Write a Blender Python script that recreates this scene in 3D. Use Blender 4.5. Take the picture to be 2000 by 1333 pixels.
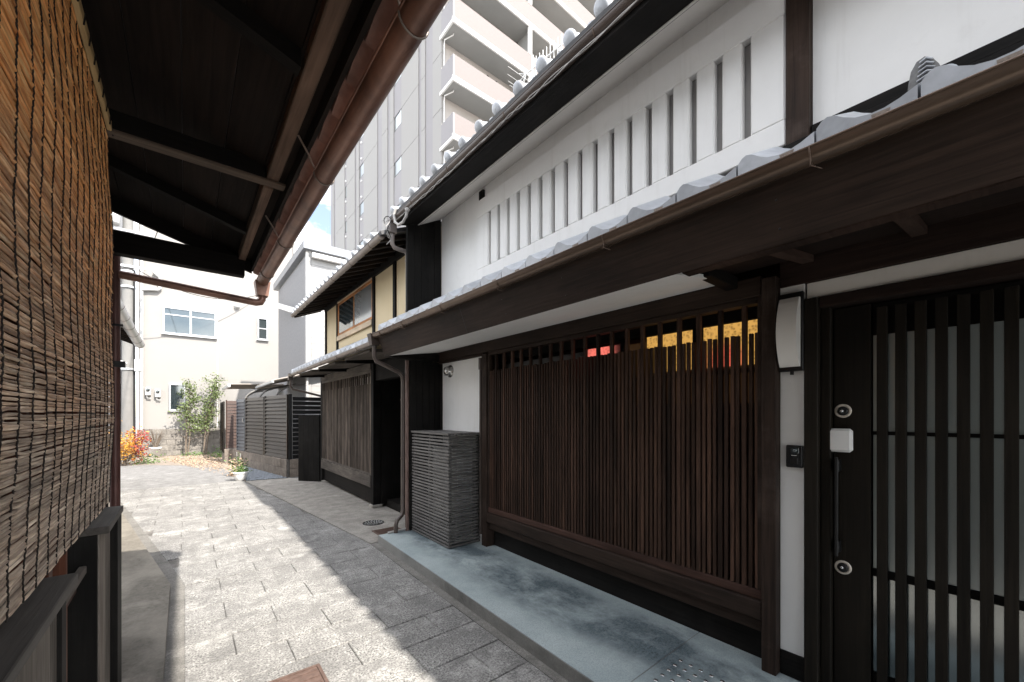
import bpy, math, random
from mathutils import Vector, Matrix
R = random.Random(7)
for o in list(bpy.data.objects): bpy.data.objects.remove(o)
scn = bpy.context.scene
C = scn.collection
# ---------------------------------------------------------------- camera
cam_d = bpy.data.cameras.new('camera'); cam = bpy.data.objects.new('camera', cam_d); C.objects.link(cam)
cam_d.lens = 14.0; cam_d.sensor_width = 36.0; cam_d.shift_y = 0.07125
cam_d.clip_start = 0.02; cam_d.clip_end = 600
cam.location = (0, 0, 1.55)
cam.rotation_euler = (math.radians(90), 0, -math.radians(39.3607))
scn.camera = cam
# ---------------------------------------------------------------- sky and sun
SUNV = Vector((0.215, -0.82, 1.0)).normalized()
EL = math.asin(SUNV.z); AZ = math.atan2(SUNV.x, SUNV.y)
w = bpy.data.worlds.new('World'); scn.world = w; w.use_nodes = True
nt = w.node_tree; nt.nodes.clear()
out = nt.nodes.new('ShaderNodeOutputWorld'); bg = nt.nodes.new('ShaderNodeBackground')
sky = nt.nodes.new('ShaderNodeTexSky'); sky.sky_type = 'NISHITA'; sky.sun_disc = False
sky.sun_elevation = EL; sky.sun_rotation = AZ; sky.air_density = 1.0; sky.dust_density = 0.8; sky.ozone_density = 1.0
tc = nt.nodes.new('ShaderNodeTexCoord'); mp = nt.nodes.new('ShaderNodeMapping'); mp.inputs['Scale'].default_value = (1, 1, 2.2); mp.inputs['Location'].default_value = (1.7, .2, .1)
nz = nt.nodes.new('ShaderNodeTexNoise'); nz.inputs['Scale'].default_value = 3.2; nz.inputs['Detail'].default_value = 9; nz.inputs['Roughness'].default_value = 0.6
rp = nt.nodes.new('ShaderNodeValToRGB'); rp.color_ramp.elements[0].position = 0.40; rp.color_ramp.elements[1].position = 0.64; rp.color_ramp.elements[0].color = (.05,.05,.05,1)
mx = nt.nodes.new('ShaderNodeMixRGB'); mx.inputs['Color2'].default_value = (19.0, 18.8, 18.6, 1)
nt.links.new(tc.outputs['Generated'], mp.inputs['Vector']); nt.links.new(mp.outputs[0], nz.inputs['Vector'])
nt.links.new(nz.outputs['Fac'], rp.inputs['Fac']); nt.links.new(rp.outputs['Color'], mx.inputs['Fac'])
nt.links.new(sky.outputs[0], mx.inputs['Color1']); nt.links.new(mx.outputs[0], bg.inputs['Color'])
bg.inputs['Strength'].default_value = 0.06
nt.links.new(bg.outputs[0], out.inputs[0])
sd = bpy.data.lights.new('sun', 'SUN'); sd.energy = 2.05; sd.angle = math.radians(0.9); sd.color = (1.0, 0.94, 0.86)
sun = bpy.data.objects.new('sun', sd); C.objects.link(sun); sun.rotation_euler = SUNV.to_track_quat('Z', 'Y').to_euler(); sun.location = (6, -20, 30)
scn.render.engine = 'CYCLES'
vs = scn.view_settings
vs.view_transform = 'Standard'; vs.look = 'None'; vs.gamma = 1.0; vs.use_curve_mapping = False
vs.exposure = 2.38
scn.cycles.max_bounces = 8; scn.cycles.diffuse_bounces = 5
# ---------------------------------------------------------------- mesh helpers
class MB:
    def __init__(s): s.v = []; s.f = []; s.sm = []
    def add(s, vs_, fs, smooth=False):
        b = len(s.v); s.v += [tuple(p) for p in vs_]
        for f in fs: s.f.append(tuple(b + i for i in f)); s.sm.append(smooth)
        return s
    def hexa(s, p):   # 8 points: bottom ring 0-3 ccw, top ring 4-7
        return s.add(p, [(3,2,1,0),(4,5,6,7),(0,1,5,4),(1,2,6,5),(2,3,7,6),(3,0,4,7)])
    def box(s, x0, y0, z0, x1, y1, z1, c=0.0, M=None):
        if x0 > x1: x0, x1 = x1, x0
        if y0 > y1: y0, y1 = y1, y0
        if z0 > z1: z0, z1 = z1, z0
        if c <= 0:
            p = [(x0,y0,z0),(x1,y0,z0),(x1,y1,z0),(x0,y1,z0),(x0,y0,z1),(x1,y0,z1),(x1,y1,z1),(x0,y1,z1)]
            if M: p = [M @ Vector(q) for q in p]
            return s.hexa(p)
        c = min(c, (x1-x0)*.45, (y1-y0)*.45, (z1-z0)*.45)
        lo = (x0,y0,z0); hi = (x1,y1,z1); vs_ = []; idx = {}
        for cx in (0,1):
            for cy in (0,1):
                for cz in (0,1):
                    k = (cx,cy,cz)
                    for a in range(3):
                        q = []
                        for b in range(3):
                            e = hi[b] if k[b] else lo[b]
                            if b != a: e += -c if k[b] else c
                            q.append(e)
                        idx[(k,a)] = len(vs_); vs_.append(q)
        fs = []
        for a in range(3):
            b, d = (a+1)%3, (a+2)%3
            for sd_ in (0,1):
                ring = []
                for (u,v_) in ((0,0),(1,0),(1,1),(0,1)):
                    k = [0,0,0]; k[a] = sd_; k[b] = u; k[d] = v_
                    ring.append(idx[(tuple(k),a)])
                fs.append(tuple(ring) if sd_ else tuple(ring[::-1]))
        for a in range(3):          # edges parallel to a
            b, d = (a+1)%3, (a+2)%3
            for u in (0,1):
                for v_ in (0,1):
                    k0 = [0,0,0]; k0[b] = u; k0[d] = v_; k1 = list(k0); k1[a] = 1
                    q = [idx[(tuple(k0),b)], idx[(tuple(k1),b)], idx[(tuple(k1),d)], idx[(tuple(k0),d)]]
                    fs.append(tuple(q) if (u ^ v_) == 1 else tuple(q[::-1]))
        for k in [(i,j,l) for i in (0,1) for j in (0,1) for l in (0,1)]:
            t = [idx[(k,0)], idx[(k,1)], idx[(k,2)]]
            fs.append(tuple(t) if sum(k) % 2 == 1 else tuple(t[::-1]))
        if M: vs_ = [M @ Vector(q) for q in vs_]
        return s.add(vs_, fs)
    def prism(s, prof, axis, a0, a1, smooth=False):
        """closed 2D profile extruded along axis 'x','y','z' ; profile coords are the two other axes in order"""
        n = len(prof)
        def pt(p, a):
            if axis == 'x': return (a, p[0], p[1])
            if axis == 'y': return (p[0], a, p[1])
            return (p[0], p[1], a)
        vs_ = [pt(p, a0) for p in prof] + [pt(p, a1) for p in prof]
        side = [(i, (i+1)%n, n+(i+1)%n, n+i) for i in range(n)]
        s.add(vs_, side, smooth)
        s.add(vs_, [tuple(range(n))[::-1], tuple(range(n, 2*n))])
        return s
    def tube(s, pts, r, n=8, caps=True, smooth=True, arc=None):
        pts = [Vector(p) for p in pts]; m = len(pts)
        rs = r if isinstance(r, (list, tuple)) else [r]*m
        rings = []; prev = None
        for i, p in enumerate(pts):
            d = (pts[min(i+1,m-1)] - pts[max(i-1,0)])
            if d.length < 1e-9: d = Vector((0,0,1))
            d.normalize()
            if prev is None:
                up = Vector((0,0,1)) if abs(d.z) < .9 else Vector((1,0,0))
                a = d.cross(up).normalized()
            else:
                a = (prev - d*prev.dot(d))
                a = a.normalized() if a.length > 1e-6 else d.orthogonal().normalized()
            prev = a; b = d.cross(a)
            rings.append([p + (a*math.cos(2*math.pi*k/n) + b*math.sin(2*math.pi*k/n))*rs[i] for k in range(n)])
        vs_ = [q for rg in rings for q in rg]
        fs = [(i*n+k, i*n+(k+1)%n, (i+1)*n+(k+1)%n, (i+1)*n+k) for i in range(m-1) for k in range(n)]
        s.add(vs_, fs, smooth)
        if caps:
            s.add(rings[0], [tuple(range(n))[::-1]]); s.add(rings[-1], [tuple(range(n))])
        return s
    def lathe(s, prof, M, n=20, smooth=True):
        """prof: list of (r,h) ; axis local z, M places it"""
        vs_ = []
        for r_, h in prof:
            for k in range(n):
                a = 2*math.pi*k/n; vs_.append(M @ Vector((r_*math.cos(a), r_*math.sin(a), h)))
        m = len(prof)
        fs = [(i*n+k, i*n+(k+1)%n, (i+1)*n+(k+1)%n, (i+1)*n+k) for i in range(m-1) for k in range(n)]
        s.add(vs_, fs, smooth)
        if prof[0][0] > 1e-4: s.add(vs_[:n], [tuple(range(n))[::-1]])
        if prof[-1][0] > 1e-4: s.add(vs_[-n:], [tuple(range(n))])
        return s
    def ico(s, c, r, sq=(1,1,1), rr=None):
        t = (1+5**.5)/2
        vv = [(-1,t,0),(1,t,0),(-1,-t,0),(1,-t,0),(0,-1,t),(0,1,t),(0,-1,-t),(0,1,-t),(t,0,-1),(t,0,1),(-t,0,-1),(-t,0,1)]
        fs = [(0,11,5),(0,5,1),(0,1,7),(0,7,10),(0,10,11),(1,5,9),(5,11,4),(11,10,2),(10,7,6),(7,1,8),(3,9,4),(3,4,2),(3,2,6),(3,6,8),(3,8,9),(4,9,5),(2,4,11),(6,2,10),(8,6,7),(9,8,1)]
        k = 1/math.sqrt(1+t*t); rr = rr or R
        vs_ = [(c[0]+q[0]*k*r*sq[0]*rr.uniform(.8,1.15), c[1]+q[1]*k*r*sq[1]*rr.uniform(.8,1.15), c[2]+q[2]*k*r*sq[2]*rr.uniform(.8,1.15)) for q in vv]
        return s.add(vs_, fs)
def mesh(name, mb, mat):
    me = bpy.data.meshes.new(name); me.from_pydata(mb.v, [], mb.f)
    me.polygons.foreach_set('use_smooth', mb.sm); me.materials.append(mat); me.update()
    return me
def place(name, me, parent=None, loc=(0,0,0)):
    o = bpy.data.objects.new(name, me); C.objects.link(o)
    if parent is not None:
        o.parent = parent
        wm = parent.get('_w', None)
        o.matrix_parent_inverse = Matrix.Translation(-world_loc(parent))
    o.location = loc
    return o
WL = {}
def world_loc(o): return WL.get(o.name, Vector((0,0,0)))
def obj(name, mb, mat, parent=None, loc=(0,0,0)):
    return place(name, mesh(name, mb, mat), parent, loc)
def box(name, b, mat, parent=None, c=0.0):
    return obj(name, MB().box(*b, c=c), mat, parent)
def tag(o, label=None, cat=None, group=None, kind=None):
    if label: o['label'] = label
    if cat: o['category'] = cat
    if group: o['group'] = group
    if kind: o['kind'] = kind
    return o
def thing(name, loc, label, cat, group=None):
    o = bpy.data.objects.new(name, None); C.objects.link(o); o.location = loc; o.empty_display_size = .1
    WL[o.name] = Vector(loc)
    return tag(o, label, cat, group)
# ---------------------------------------------------------------- materials
def _m(name):
    m = bpy.data.materials.new(name); m.use_nodes = True
    n = m.node_tree; b = n.nodes['Principled BSDF']
    return m, n, b
def pos(n, scale=(1,1,1), rnd=0.0):
    g = n.nodes.new('ShaderNodeNewGeometry'); mp = n.nodes.new('ShaderNodeMapping'); mp.inputs['Scale'].default_value = scale
    if rnd:
        oi = n.nodes.new('ShaderNodeObjectInfo'); mu = n.nodes.new('ShaderNodeVectorMath'); mu.operation = 'SCALE'; mu.inputs[0].default_value = (rnd, rnd*.7, rnd*1.3)
        n.links.new(oi.outputs['Random'], mu.inputs['Scale'])
        ad = n.nodes.new('ShaderNodeVectorMath'); n.links.new(g.outputs['Position'], ad.inputs[0]); n.links.new(mu.outputs[0], ad.inputs[1])
        n.links.new(ad.outputs[0], mp.inputs['Vector'])
    else: n.links.new(g.outputs['Position'], mp.inputs['Vector'])
    return mp.outputs[0]
def noise(n, vec, sc, det=4, ro=.55, dist=0.0):
    t = n.nodes.new('ShaderNodeTexNoise'); t.inputs['Scale'].default_value = sc; t.inputs['Detail'].default_value = det; t.inputs['Roughness'].default_value = ro
    t.inputs['Distortion'].default_value = dist; n.links.new(vec, t.inputs['Vector']); return t.outputs['Fac']
def ramp(n, fac, stops):
    r = n.nodes.new('ShaderNodeValToRGB'); e = r.color_ramp.elements
    while len(e) < len(stops): e.new(.5)
    for k, (p_, c_) in enumerate(stops):
        e[k].position = p_; e[k].color = tuple(c_) + ((1,) if len(c_) == 3 else ())
    n.links.new(fac, r.inputs['Fac']); return r.outputs['Color']
def mix(n, fac, a, b, mode='MIX'):
    m = n.nodes.new('ShaderNodeMixRGB'); m.blend_type = mode
    for s_, v in (('Fac', fac), ('Color1', a), ('Color2', b)):
        if isinstance(v, (int, float)): m.inputs[s_].default_value = v
        elif isinstance(v, tuple): m.inputs[s_].default_value = v + ((1,) if len(v) == 3 else ())
        else: n.links.new(v, m.inputs[s_])
    return m.outputs[0]
def bump(n, b, h, st=.3, d=.01):
    u = n.nodes.new('ShaderNodeBump'); u.inputs['Strength'].default_value = st; u.inputs['Distance'].default_value = d
    n.links.new(h, u.inputs['Height']); n.links.new(u.outputs[0], b.inputs['Normal'])
def objrand(n):
    o = n.nodes.new('ShaderNodeObjectInfo'); return o.outputs['Random']
def wood(name, a, bcol, axis='z', rough=.6, var=.35, gs=1.0, wear=None):
    m, n, b = _m(name)
    lng, sh = 2.2*gs, 55*gs
    sc = {'x': (lng, sh, sh), 'y': (sh, lng, sh), 'z': (sh, sh, lng)}[axis]
    v = pos(n, sc, 13.0)
    f = noise(n, v, 1.0, 6, .6, .6)
    col = ramp(n, f, [(.28, a), (.72, bcol)])
    drift = noise(n, pos(n, tuple(q*.02 + .8 for q in sc), 7.0), 1.6, 4, .6)
    col = mix(n, .75, col, ramp(n, drift, [(.32, (.42,.42,.42)), (.68, (1.5,1.45,1.4))]), 'MULTIPLY')
    if var:
        hs = n.nodes.new('ShaderNodeHueSaturation'); ma = n.nodes.new('ShaderNodeMapRange')
        ma.inputs['To Min'].default_value = 1-var; ma.inputs['To Max'].default_value = 1+var
        n.links.new(objrand(n), ma.inputs['Value']); n.links.new(ma.outputs[0], hs.inputs['Value']); n.links.new(col, hs.inputs['Color']); col = hs.outputs[0]
    if wear:
        wv = noise(n, pos(n, (3,3,3)), 1.0, 5, .65); wf = ramp(n, wv, [(.5, (0,0,0)), (.75, (1,1,1))])
        wm = n.nodes.new('ShaderNodeMath'); wm.operation = 'MULTIPLY'; n.links.new(wf, wm.inputs[0]); n.links.new(f, wm.inputs[1])
        col = mix(n, wm.outputs[0], col, wear)
    n.links.new(col, b.inputs['Base Color']); b.inputs['Roughness'].default_value = min(.9, rough+.1); b.inputs['Specular IOR Level'].default_value = .16
    bump(n, b, f, .6, .004)
    return m
def plain(name, a, bcol=None, rough=.6, sc=4.0, metal=0.0, bst=0.0, bsc=60, spec=.4, var=0.0, stretch=(1,1,1), coat=0.0, bd=.003):
    m, n, b = _m(name); bcol = bcol or tuple(x*.85 for x in a)
    f = noise(n, pos(n, stretch), sc, 6, .6)
    col = ramp(n, f, [(.3, bcol), (.7, a)])
    if var:
        hs = n.nodes.new('ShaderNodeHueSaturation'); ma = n.nodes.new('ShaderNodeMapRange')
        ma.inputs['To Min'].default_value = 1-var; ma.inputs['To Max'].default_value = 1+var
        n.links.new(objrand(n), ma.inputs['Value']); n.links.new(ma.outputs[0], hs.inputs['Value']); n.links.new(col, hs.inputs['Color']); col = hs.outputs[0]
    n.links.new(col, b.inputs['Base Color']); b.inputs['Roughness'].default_value = rough; b.inputs['Metallic'].default_value = metal
    b.inputs['Specular IOR Level'].default_value = spec; b.inputs['Coat Weight'].default_value = coat
    if bst: bump(n, b, noise(n, pos(n), bsc, 4, .6), bst, bd)
    return m
M = {}
M['wood_y'] = wood('brown_wood_along', (0.0170,0.0115,0.0089), (0.0391,0.0263,0.0204), 'y', .55, .1)
M['wood_z'] = wood('brown_wood_upright', (0.0170,0.0110,0.0085), (0.0425,0.0281,0.0213), 'z', .55, .1, wear=(.12,.09,.075))
M['wood_x'] = wood('brown_wood_across', (.022,.015,.012), (.05,.035,.027), 'x', .6, .1)
M['bar'] = wood('lattice_bar_wood', (0.0197,0.0121,0.0088), (0.0700,0.0391,0.0275), 'z', .6, .5)
M['black_z'] = wood('charred_board', (0.0036,0.0034,0.0032), (0.0090,0.0083,0.0075), 'z', .6, .25, wear=(.022,.02,.019))
M['black_y'] = wood('charred_beam', (0.0042,0.0038,0.0035), (0.0108,0.0096,0.0087), 'y', .6, .2, wear=(.024,.021,.019))
M['grey_z'] = wood('weathered_upright', (.085,.075,.066), (.20,.18,.16), 'z', .75, .2)
M['grey_y'] = wood('weathered_rail', (.075,.066,.06), (.15,.135,.12), 'y', .7, .15)
M['latB'] = wood('old_lattice_bar', (0.0675,0.0567,0.0500), (0.1890,0.1593,0.1350), 'z', .75, .45)
M['black_x'] = wood('charred_cross_beam', (0.0039,0.0033,0.0029), (0.0104,0.0084,0.0072), 'x', .65, .2)
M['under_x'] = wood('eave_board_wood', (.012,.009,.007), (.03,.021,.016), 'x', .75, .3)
M['purlin'] = wood('eave_purlin_wood', (0.0850,0.0578,0.0425), (0.1870,0.1318,0.1020), 'y', .7, .15)
M['arm_lit_x'] = wood('lit_arm_underside', (0.0715,0.0550,0.0440), (0.1650,0.1293,0.1045), 'x', .75, .15)
M['orange'] = wood('window_frame_wood', (.30,.12,.045), (.50,.24,.10), 'y', .45, .1)
M['red_z'] = wood('red_brown_frame_wood', (.07,.026,.016), (.13,.05,.03), 'z', .5, .15)
M['batten'] = wood('pale_batten', (.42,.28,.13), (.62,.45,.24), 'y', .55, .15, gs=.6)
M['slat'] = plain('box_slat', (.13,.123,.118), (.085,.08,.077), .5, 9, var=.2)
_u1 = wood('box_slat_wood', (.075,.071,.068), (.15,.143,.137), 'y', .45, .22)
M['slatx'] = plain('box_slat_across', (.10,.095,.09), (.065,.061,.058), .5, 9, var=.2)
_u2 = wood('box_slat_wood_across', (.05,.047,.045), (.11,.105,.10), 'x', .45, .25)
def plaster_mat(name, a):
    m, n, b = _m(name); v = pos(n)
    base = ramp(n, noise(n, v, 1.1, 6, .65), [(.3, tuple(x*.90 for x in a)), (.7, a)])
    st = noise(n, pos(n, (14,14,.9)), 1.0, 5, .65)
    col = mix(n, ramp(n, st, [(.54, (0,0,0)), (.80, (.30,.30,.30))]), base, (.50,.48,.44))
    gr = noise(n, v, 7, 7, .7)
    col = mix(n, ramp(n, gr, [(.56, (0,0,0)), (.78, (.22,.22,.22))]), col, (.55,.53,.50))
    n.links.new(col, b.inputs['Base Color']); b.inputs['Roughness'].default_value = .85; b.inputs['Specular IOR Level'].default_value = .2
    bump(n, b, mix(n, .5, noise(n, v, 14, 5, .6), noise(n, v, 90, 3, .6)), .12, .004)
    return m
M['plaster'] = plaster_mat('white_plaster', (.82,.815,.80))
M['plaster2'] = plaster_mat('plaster_cornice', (.74,.71,.67))
M['cream'] = plain('cream_wall', (0.3054,0.2932,0.2764), (0.2850,0.2722,0.2582), .8, .5, bst=.08, bsc=120)
M['ochre'] = plain('ochre_plaster', (0.630,0.522,0.342), (0.576,0.468,0.297), .85, 2.0, bst=.08, bsc=120)
M['copper'] = plain('brown_copper', (.34,.18,.13), (.12,.065,.05), .40, 5.0, .3, .25, 22, .5)
M['gutter'] = plain('brown_gutter', (.15,.105,.078), (.10,.07,.052), .27, 5.0, .45, 0, 40, .5)
M['gutter2'] = plain('faded_gutter', (.26,.22,.19), (.18,.15,.13), .4, 5.0, .2, 0, 40, .5)
M['pipe'] = plain('dark_brown_pipe', (.075,.055,.046), (.05,.037,.031), .3, 4.0, .1, 0, 40, .5)
M['redpipe'] = plain('worn_red_brown_pipe', (.19,.13,.11), (.085,.05,.042), .55, 9.0, 0, .1, 40, .4, stretch=(6,6,1))
M['tile'] = plain('silver_grey_roof_tile', (0.4085,0.4275,0.4560), (0.3135,0.3277,0.3468), .36, 16.0, 0, .12, 45, .55, var=.24)
M['tile_dark'] = plain('dark_roof_tile', (.10,.10,.105), (.06,.06,.063), .5, 7.0, 0, .05, 60, .5, var=.1)
M['tile_pink'] = plain('weathered_tile_under', (.24,.165,.145), (.11,.075,.064), .7, 12.0, 0, .1, 60, .4, var=.25)
M['black_metal'] = plain('black_metal', (0.0112,0.0112,0.0119), (0.0084,0.0084,0.0091), .4, 8, .2)
M['steel'] = plain('steel', (.62,.61,.6), (.5,.5,.49), .25, 8, .9)
M['white_plastic'] = plain('white_plastic', (.78,.78,.77), (.74,.74,.73), .35, 6)
M['grey_plastic'] = plain('grey_plastic', (.5,.5,.49), (.42,.42,.41), .45, 6)
M['cable_w'] = plain('pale_cable', (0.4030,0.3900,0.3705), (0.2600,0.2470,0.2340), .5, 20)
M['cable_b'] = plain('black_cable', (.02,.02,.02), (.015,.015,.015), .5, 20)
M['white_paint'] = plain('white_paint', (.80,.79,.77), (.72,.71,.69), .5, 6)
M['alu'] = plain('pale_aluminium', (.62,.63,.64), (.55,.56,.57), .35, 8, .6)
M['bronze'] = plain('bronze_fence', (0.0261,0.0194,0.0147), (0.0171,0.0130,0.0097), .28, 6, .35, spec=.6)
M['bronze_grey'] = plain('blue_grey_gate', (.115,.125,.14), (.09,.10,.115), .35, 6, .3)
M['brownpan'] = plain('brown_fence', (.075,.045,.035), (.055,.033,.026), .4, 6, .2)
M['tower_light'] = plain('pale_tower_panel', (0.2883,0.2779,0.2641), (0.2722,0.2615,0.2484), .7, .15, bst=.05, bsc=40)
M['tower_grey'] = plain('grey_tower_panel', (0.2635,0.2507,0.2550), (0.2380,0.2253,0.2295), .7, .2)
M['tower_pink'] = plain('pink_balcony_brick', (0.1894,0.1639,0.1564), (0.1680,0.1434,0.1364), .7, 6, stretch=(1,1,6))
M['tower_wall'] = plain('beige_tower_wall', (0.496,0.452,0.416), (0.456,0.416,0.384), .75, .4)
M['soffit_grey'] = plain('balcony_soffit', (0.3612,0.3612,0.3502), (0.3323,0.3323,0.3213), .7, 1)
M['siding'] = plain('white_siding', (0.3952,0.3876,0.3791), (0.3689,0.3612,0.3527), .6, 2, stretch=(1,1,4))
M['siding_g'] = plain('grey_siding', (0.240,0.240,0.248), (0.176,0.176,0.184), .6, 16, bst=.3, bsc=30)
M['roofmetal'] = plain('grey_roof_edge', (.27,.28,.30), (.22,.23,.25), .4, 4, .4)
M['leafA'] = plain('tree_leaf', (0.1734,0.2176,0.0731), (0.0731,0.1088,0.0323), .45, 9, spec=.5)
M['leafP'] = plain('pot_leaf', (.14,.22,.07), (.07,.12,.03), .5, 20)
M['leafY'] = plain('yellow_leaf', (0.6448,0.3536,0.0520), (0.4680,0.2080,0.0312), .55, 12)
M['leafR'] = plain('red_leaf', (0.3944,0.0680,0.0544), (0.2856,0.0408,0.0344), .55, 12)
M['litter'] = plain('leaf_litter', (0.5063,0.3847,0.2741), (0.3038,0.2025,0.1323), .7, 30)
M['bark'] = plain('bark', (.22,.18,.14), (.11,.085,.065), .85, 30, bst=.4, bsc=50)
M['pole'] = plain('concrete_pole', (0.2160,0.2100,0.2010), (0.1800,0.1770,0.1680), .8, 3, bst=.1)
M['gravel'] = plain('blue_grey_gravel', (0.288,0.312,0.344), (0.176,0.196,0.220), .8, 40)
M['soil'] = plain('soil', (.09,.065,.045), None, .95, 30)
def reed_mat():
    m, n, b = _m('reed')
    g = n.nodes.new('ShaderNodeNewGeometry'); sp = n.nodes.new('ShaderNodeSeparateXYZ'); n.links.new(g.outputs['Position'], sp.inputs[0])
    f1 = noise(n, pos(n, (1, 9, 150), 5.0), 1.0, 3, .6)
    reed_high = ramp(n, f1, [(.25, (.38,.12,.03)), (.5, (.80,.36,.12)), (.75, (1.0,.64,.30))])
    old = ramp(n, f1, [(.25, (.14,.10,.078)), (.5, (.42,.32,.24)), (.75, (.86,.73,.58))])
    mr = n.nodes.new('ShaderNodeMapRange'); mr.inputs['From Min'].default_value = 1.45; mr.inputs['From Max'].default_value = 2.15
    wob = n.nodes.new('ShaderNodeMath'); wob.operation = 'ADD'
    n2 = noise(n, pos(n, (2,2,2)), 1.0, 3, .6); sc2 = n.nodes.new('ShaderNodeMath'); sc2.operation = 'MULTIPLY_ADD'; sc2.inputs[1].default_value = .6; sc2.inputs[2].default_value = -.3
    n.links.new(n2, sc2.inputs[0]); n.links.new(sp.outputs['Z'], wob.inputs[0]); n.links.new(sc2.outputs[0], wob.inputs[1])
    n.links.new(wob.outputs[0], mr.inputs['Value'])
    col = mix(n, mr.outputs[0], old, reed_high)  # greyer reed tones low on the blind, orange tones higher up
    hs = n.nodes.new('ShaderNodeHueSaturation'); ma = n.nodes.new('ShaderNodeMapRange'); ma.inputs['To Min'].default_value = .6; ma.inputs['To Max'].default_value = 1.25
    n.links.new(objrand(n), ma.inputs['Value']); n.links.new(ma.outputs[0], hs.inputs['Value']); n.links.new(col, hs.inputs['Color'])
    n.links.new(hs.outputs[0], b.inputs['Base Color']); b.inputs['Roughness'].default_value = .5; b.inputs['Specular IOR Level'].default_value = .25
    return m
M['reed'] = reed_mat()
def stone_mat(name, a, c2, dark=.5, sp=85, big=1.4):
    m, n, b = _m(name)
    v = pos(n)
    sp1 = noise(n, v, sp, 2, .7); sp2 = noise(n, v, sp*.4, 2, .6)
    base = ramp(n, noise(n, v, big, 5, .6), [(.3, c2), (.7, a)])
    col = mix(n, ramp(n, sp1, [(.35, (0,0,0)), (.62, (1,1,1))]), tuple(x*dark for x in c2), base)
    col = mix(n, ramp(n, sp2, [(.56, (0,0,0)), (.70, (.35,.35,.35))]), col, tuple(min(1, x*1.5) for x in a))
    col = mix(n, ramp(n, noise(n, v, 5.5, 5, .7), [(.38, (.6,.6,.6)), (.58, (0,0,0))]), col, tuple(x*.5 for x in c2))
    col = mix(n, ramp(n, noise(n, v, 2.3, 6, .7), [(.55, (0,0,0)), (.72, (.5,.5,.5))]), col, tuple(min(1, x*1.35) for x in a))
    hs = n.nodes.new('ShaderNodeHueSaturation'); ma = n.nodes.new('ShaderNodeMapRange'); ma.inputs['To Min'].default_value = .93; ma.inputs['To Max'].default_value = 1.06
    n.links.new(objrand(n), ma.inputs['Value']); n.links.new(ma.outputs[0], hs.inputs['Value']); n.links.new(col, hs.inputs['Color'])
    n.links.new(hs.outputs[0], b.inputs['Base Color']); b.inputs['Roughness'].default_value = .8; b.inputs['Specular IOR Level'].default_value = .3
    bump(n, b, mix(n, .5, sp1, sp2), .55, .004)
    return m
M['paver'] = stone_mat('granite_paver', (0.4284,0.4190,0.3958), (0.2642,0.2573,0.2467), .30)
M['bed'] = stone_mat('joint_mortar', (0.2475,0.2370,0.2190), (0.1470,0.1350,0.1245), .6, 150)
M['strip'] = stone_mat('kerb_concrete', (0.247,0.236,0.217), (0.188,0.180,0.165), .6, 150)
M['apron'] = stone_mat('apron_concrete', (0.4438,0.4186,0.3780), (0.3626,0.3374,0.3024), .72, 140, 1.0)
M['asphalt'] = stone_mat('pale_asphalt', (0.3094,0.3042,0.2990), (0.2431,0.2392,0.2340), .6, 120, .5)
M['dirt'] = stone_mat('leafy_dirt', (0.3908,0.3428,0.2937), (0.3156,0.2675,0.2215), .6, 60, 1.2)
M['block'] = stone_mat('concrete_block', (0.2992,0.2774,0.2489), (0.2422,0.2242,0.1995), .75, 110, 2.0)
M['block_w'] = stone_mat('tan_concrete_block', (0.288,0.248,0.212), (0.232,0.196,0.164), .75, 110, 2.0)
def concrete(name, a, c2, stain, sscale=1.6, th=(.48,.66), rough=.55):
    m, n, b = _m(name); v = pos(n)
    base = ramp(n, noise(n, v, 2.2, 6, .6), [(.3, c2), (.7, a)])
    f = noise(n, pos(n, (1.1,.8,1)), sscale, 8, .68, .5)
    d = noise(n, v, 26, 5, .7, .8)
    col = mix(n, ramp(n, f, [(th[0], (0,0,0)), (th[1], (.75,.75,.75))]), base, mix(n, ramp(n, d, [(.3, (0,0,0)), (.75, (1,1,1))]), stain, c2))
    col = mix(n, ramp(n, noise(n, v, 90, 3, .6), [(.4, (.35,.35,.35)), (.6, (0,0,0))]), col, tuple(x*.8 for x in c2))
    n.links.new(col, b.inputs['Base Color']); b.inputs['Roughness'].default_value = rough; b.inputs['Specular IOR Level'].default_value = .4
    bump(n, b, d, .12, .003)
    return m
_unused = concrete('stained_slab_concrete', (.42,.46,.47), (.29,.325,.34), (.035,.055,.07), 1.7, (.44,.60))
M['slab_edge'] = concrete('slab_edge_concrete', (.30,.295,.28), (.19,.19,.18), (.03,.03,.03), 2.5, (.5,.7), .8)
M['walk'] = concrete('walk_concrete', (.31,.285,.24), (.20,.18,.15), (.035,.032,.025), 1.9, (.40,.56), .8)
def glass(name, tint, rough=.05, mixg=.35):
    m, n, b = _m(name); o = n.nodes['Material Output']
    b.inputs['Base Color'].default_value = tint + (1,); b.inputs['Roughness'].default_value = rough; b.inputs['Specular IOR Level'].default_value = .8
    g = n.nodes.new('ShaderNodeBsdfGlossy'); g.inputs['Roughness'].default_value = rough; g.inputs['Color'].default_value = (.8,.85,.85,1)
    lw = n.nodes.new('ShaderNodeFresnel'); lw.inputs['IOR'].default_value = 1.6
    ad = n.nodes.new('ShaderNodeMath'); ad.operation = 'ADD'; ad.inputs[1].default_value = mixg; ad.use_clamp = True; n.links.new(lw.outputs[0], ad.inputs[0])
    s_ = n.nodes.new('ShaderNodeMixShader'); n.links.new(ad.outputs[0], s_.inputs[0]); n.links.new(b.outputs[0], s_.inputs[1]); n.links.new(g.outputs[0], s_.inputs[2])
    n.links.new(s_.outputs[0], o.inputs['Surface'])
    return m
M['glass'] = glass('window_glass', (.03,.04,.043), .04, .05)
M['frost'] = glass('frosted_door_glass', (.46,.53,.52), .25, .08)
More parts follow.
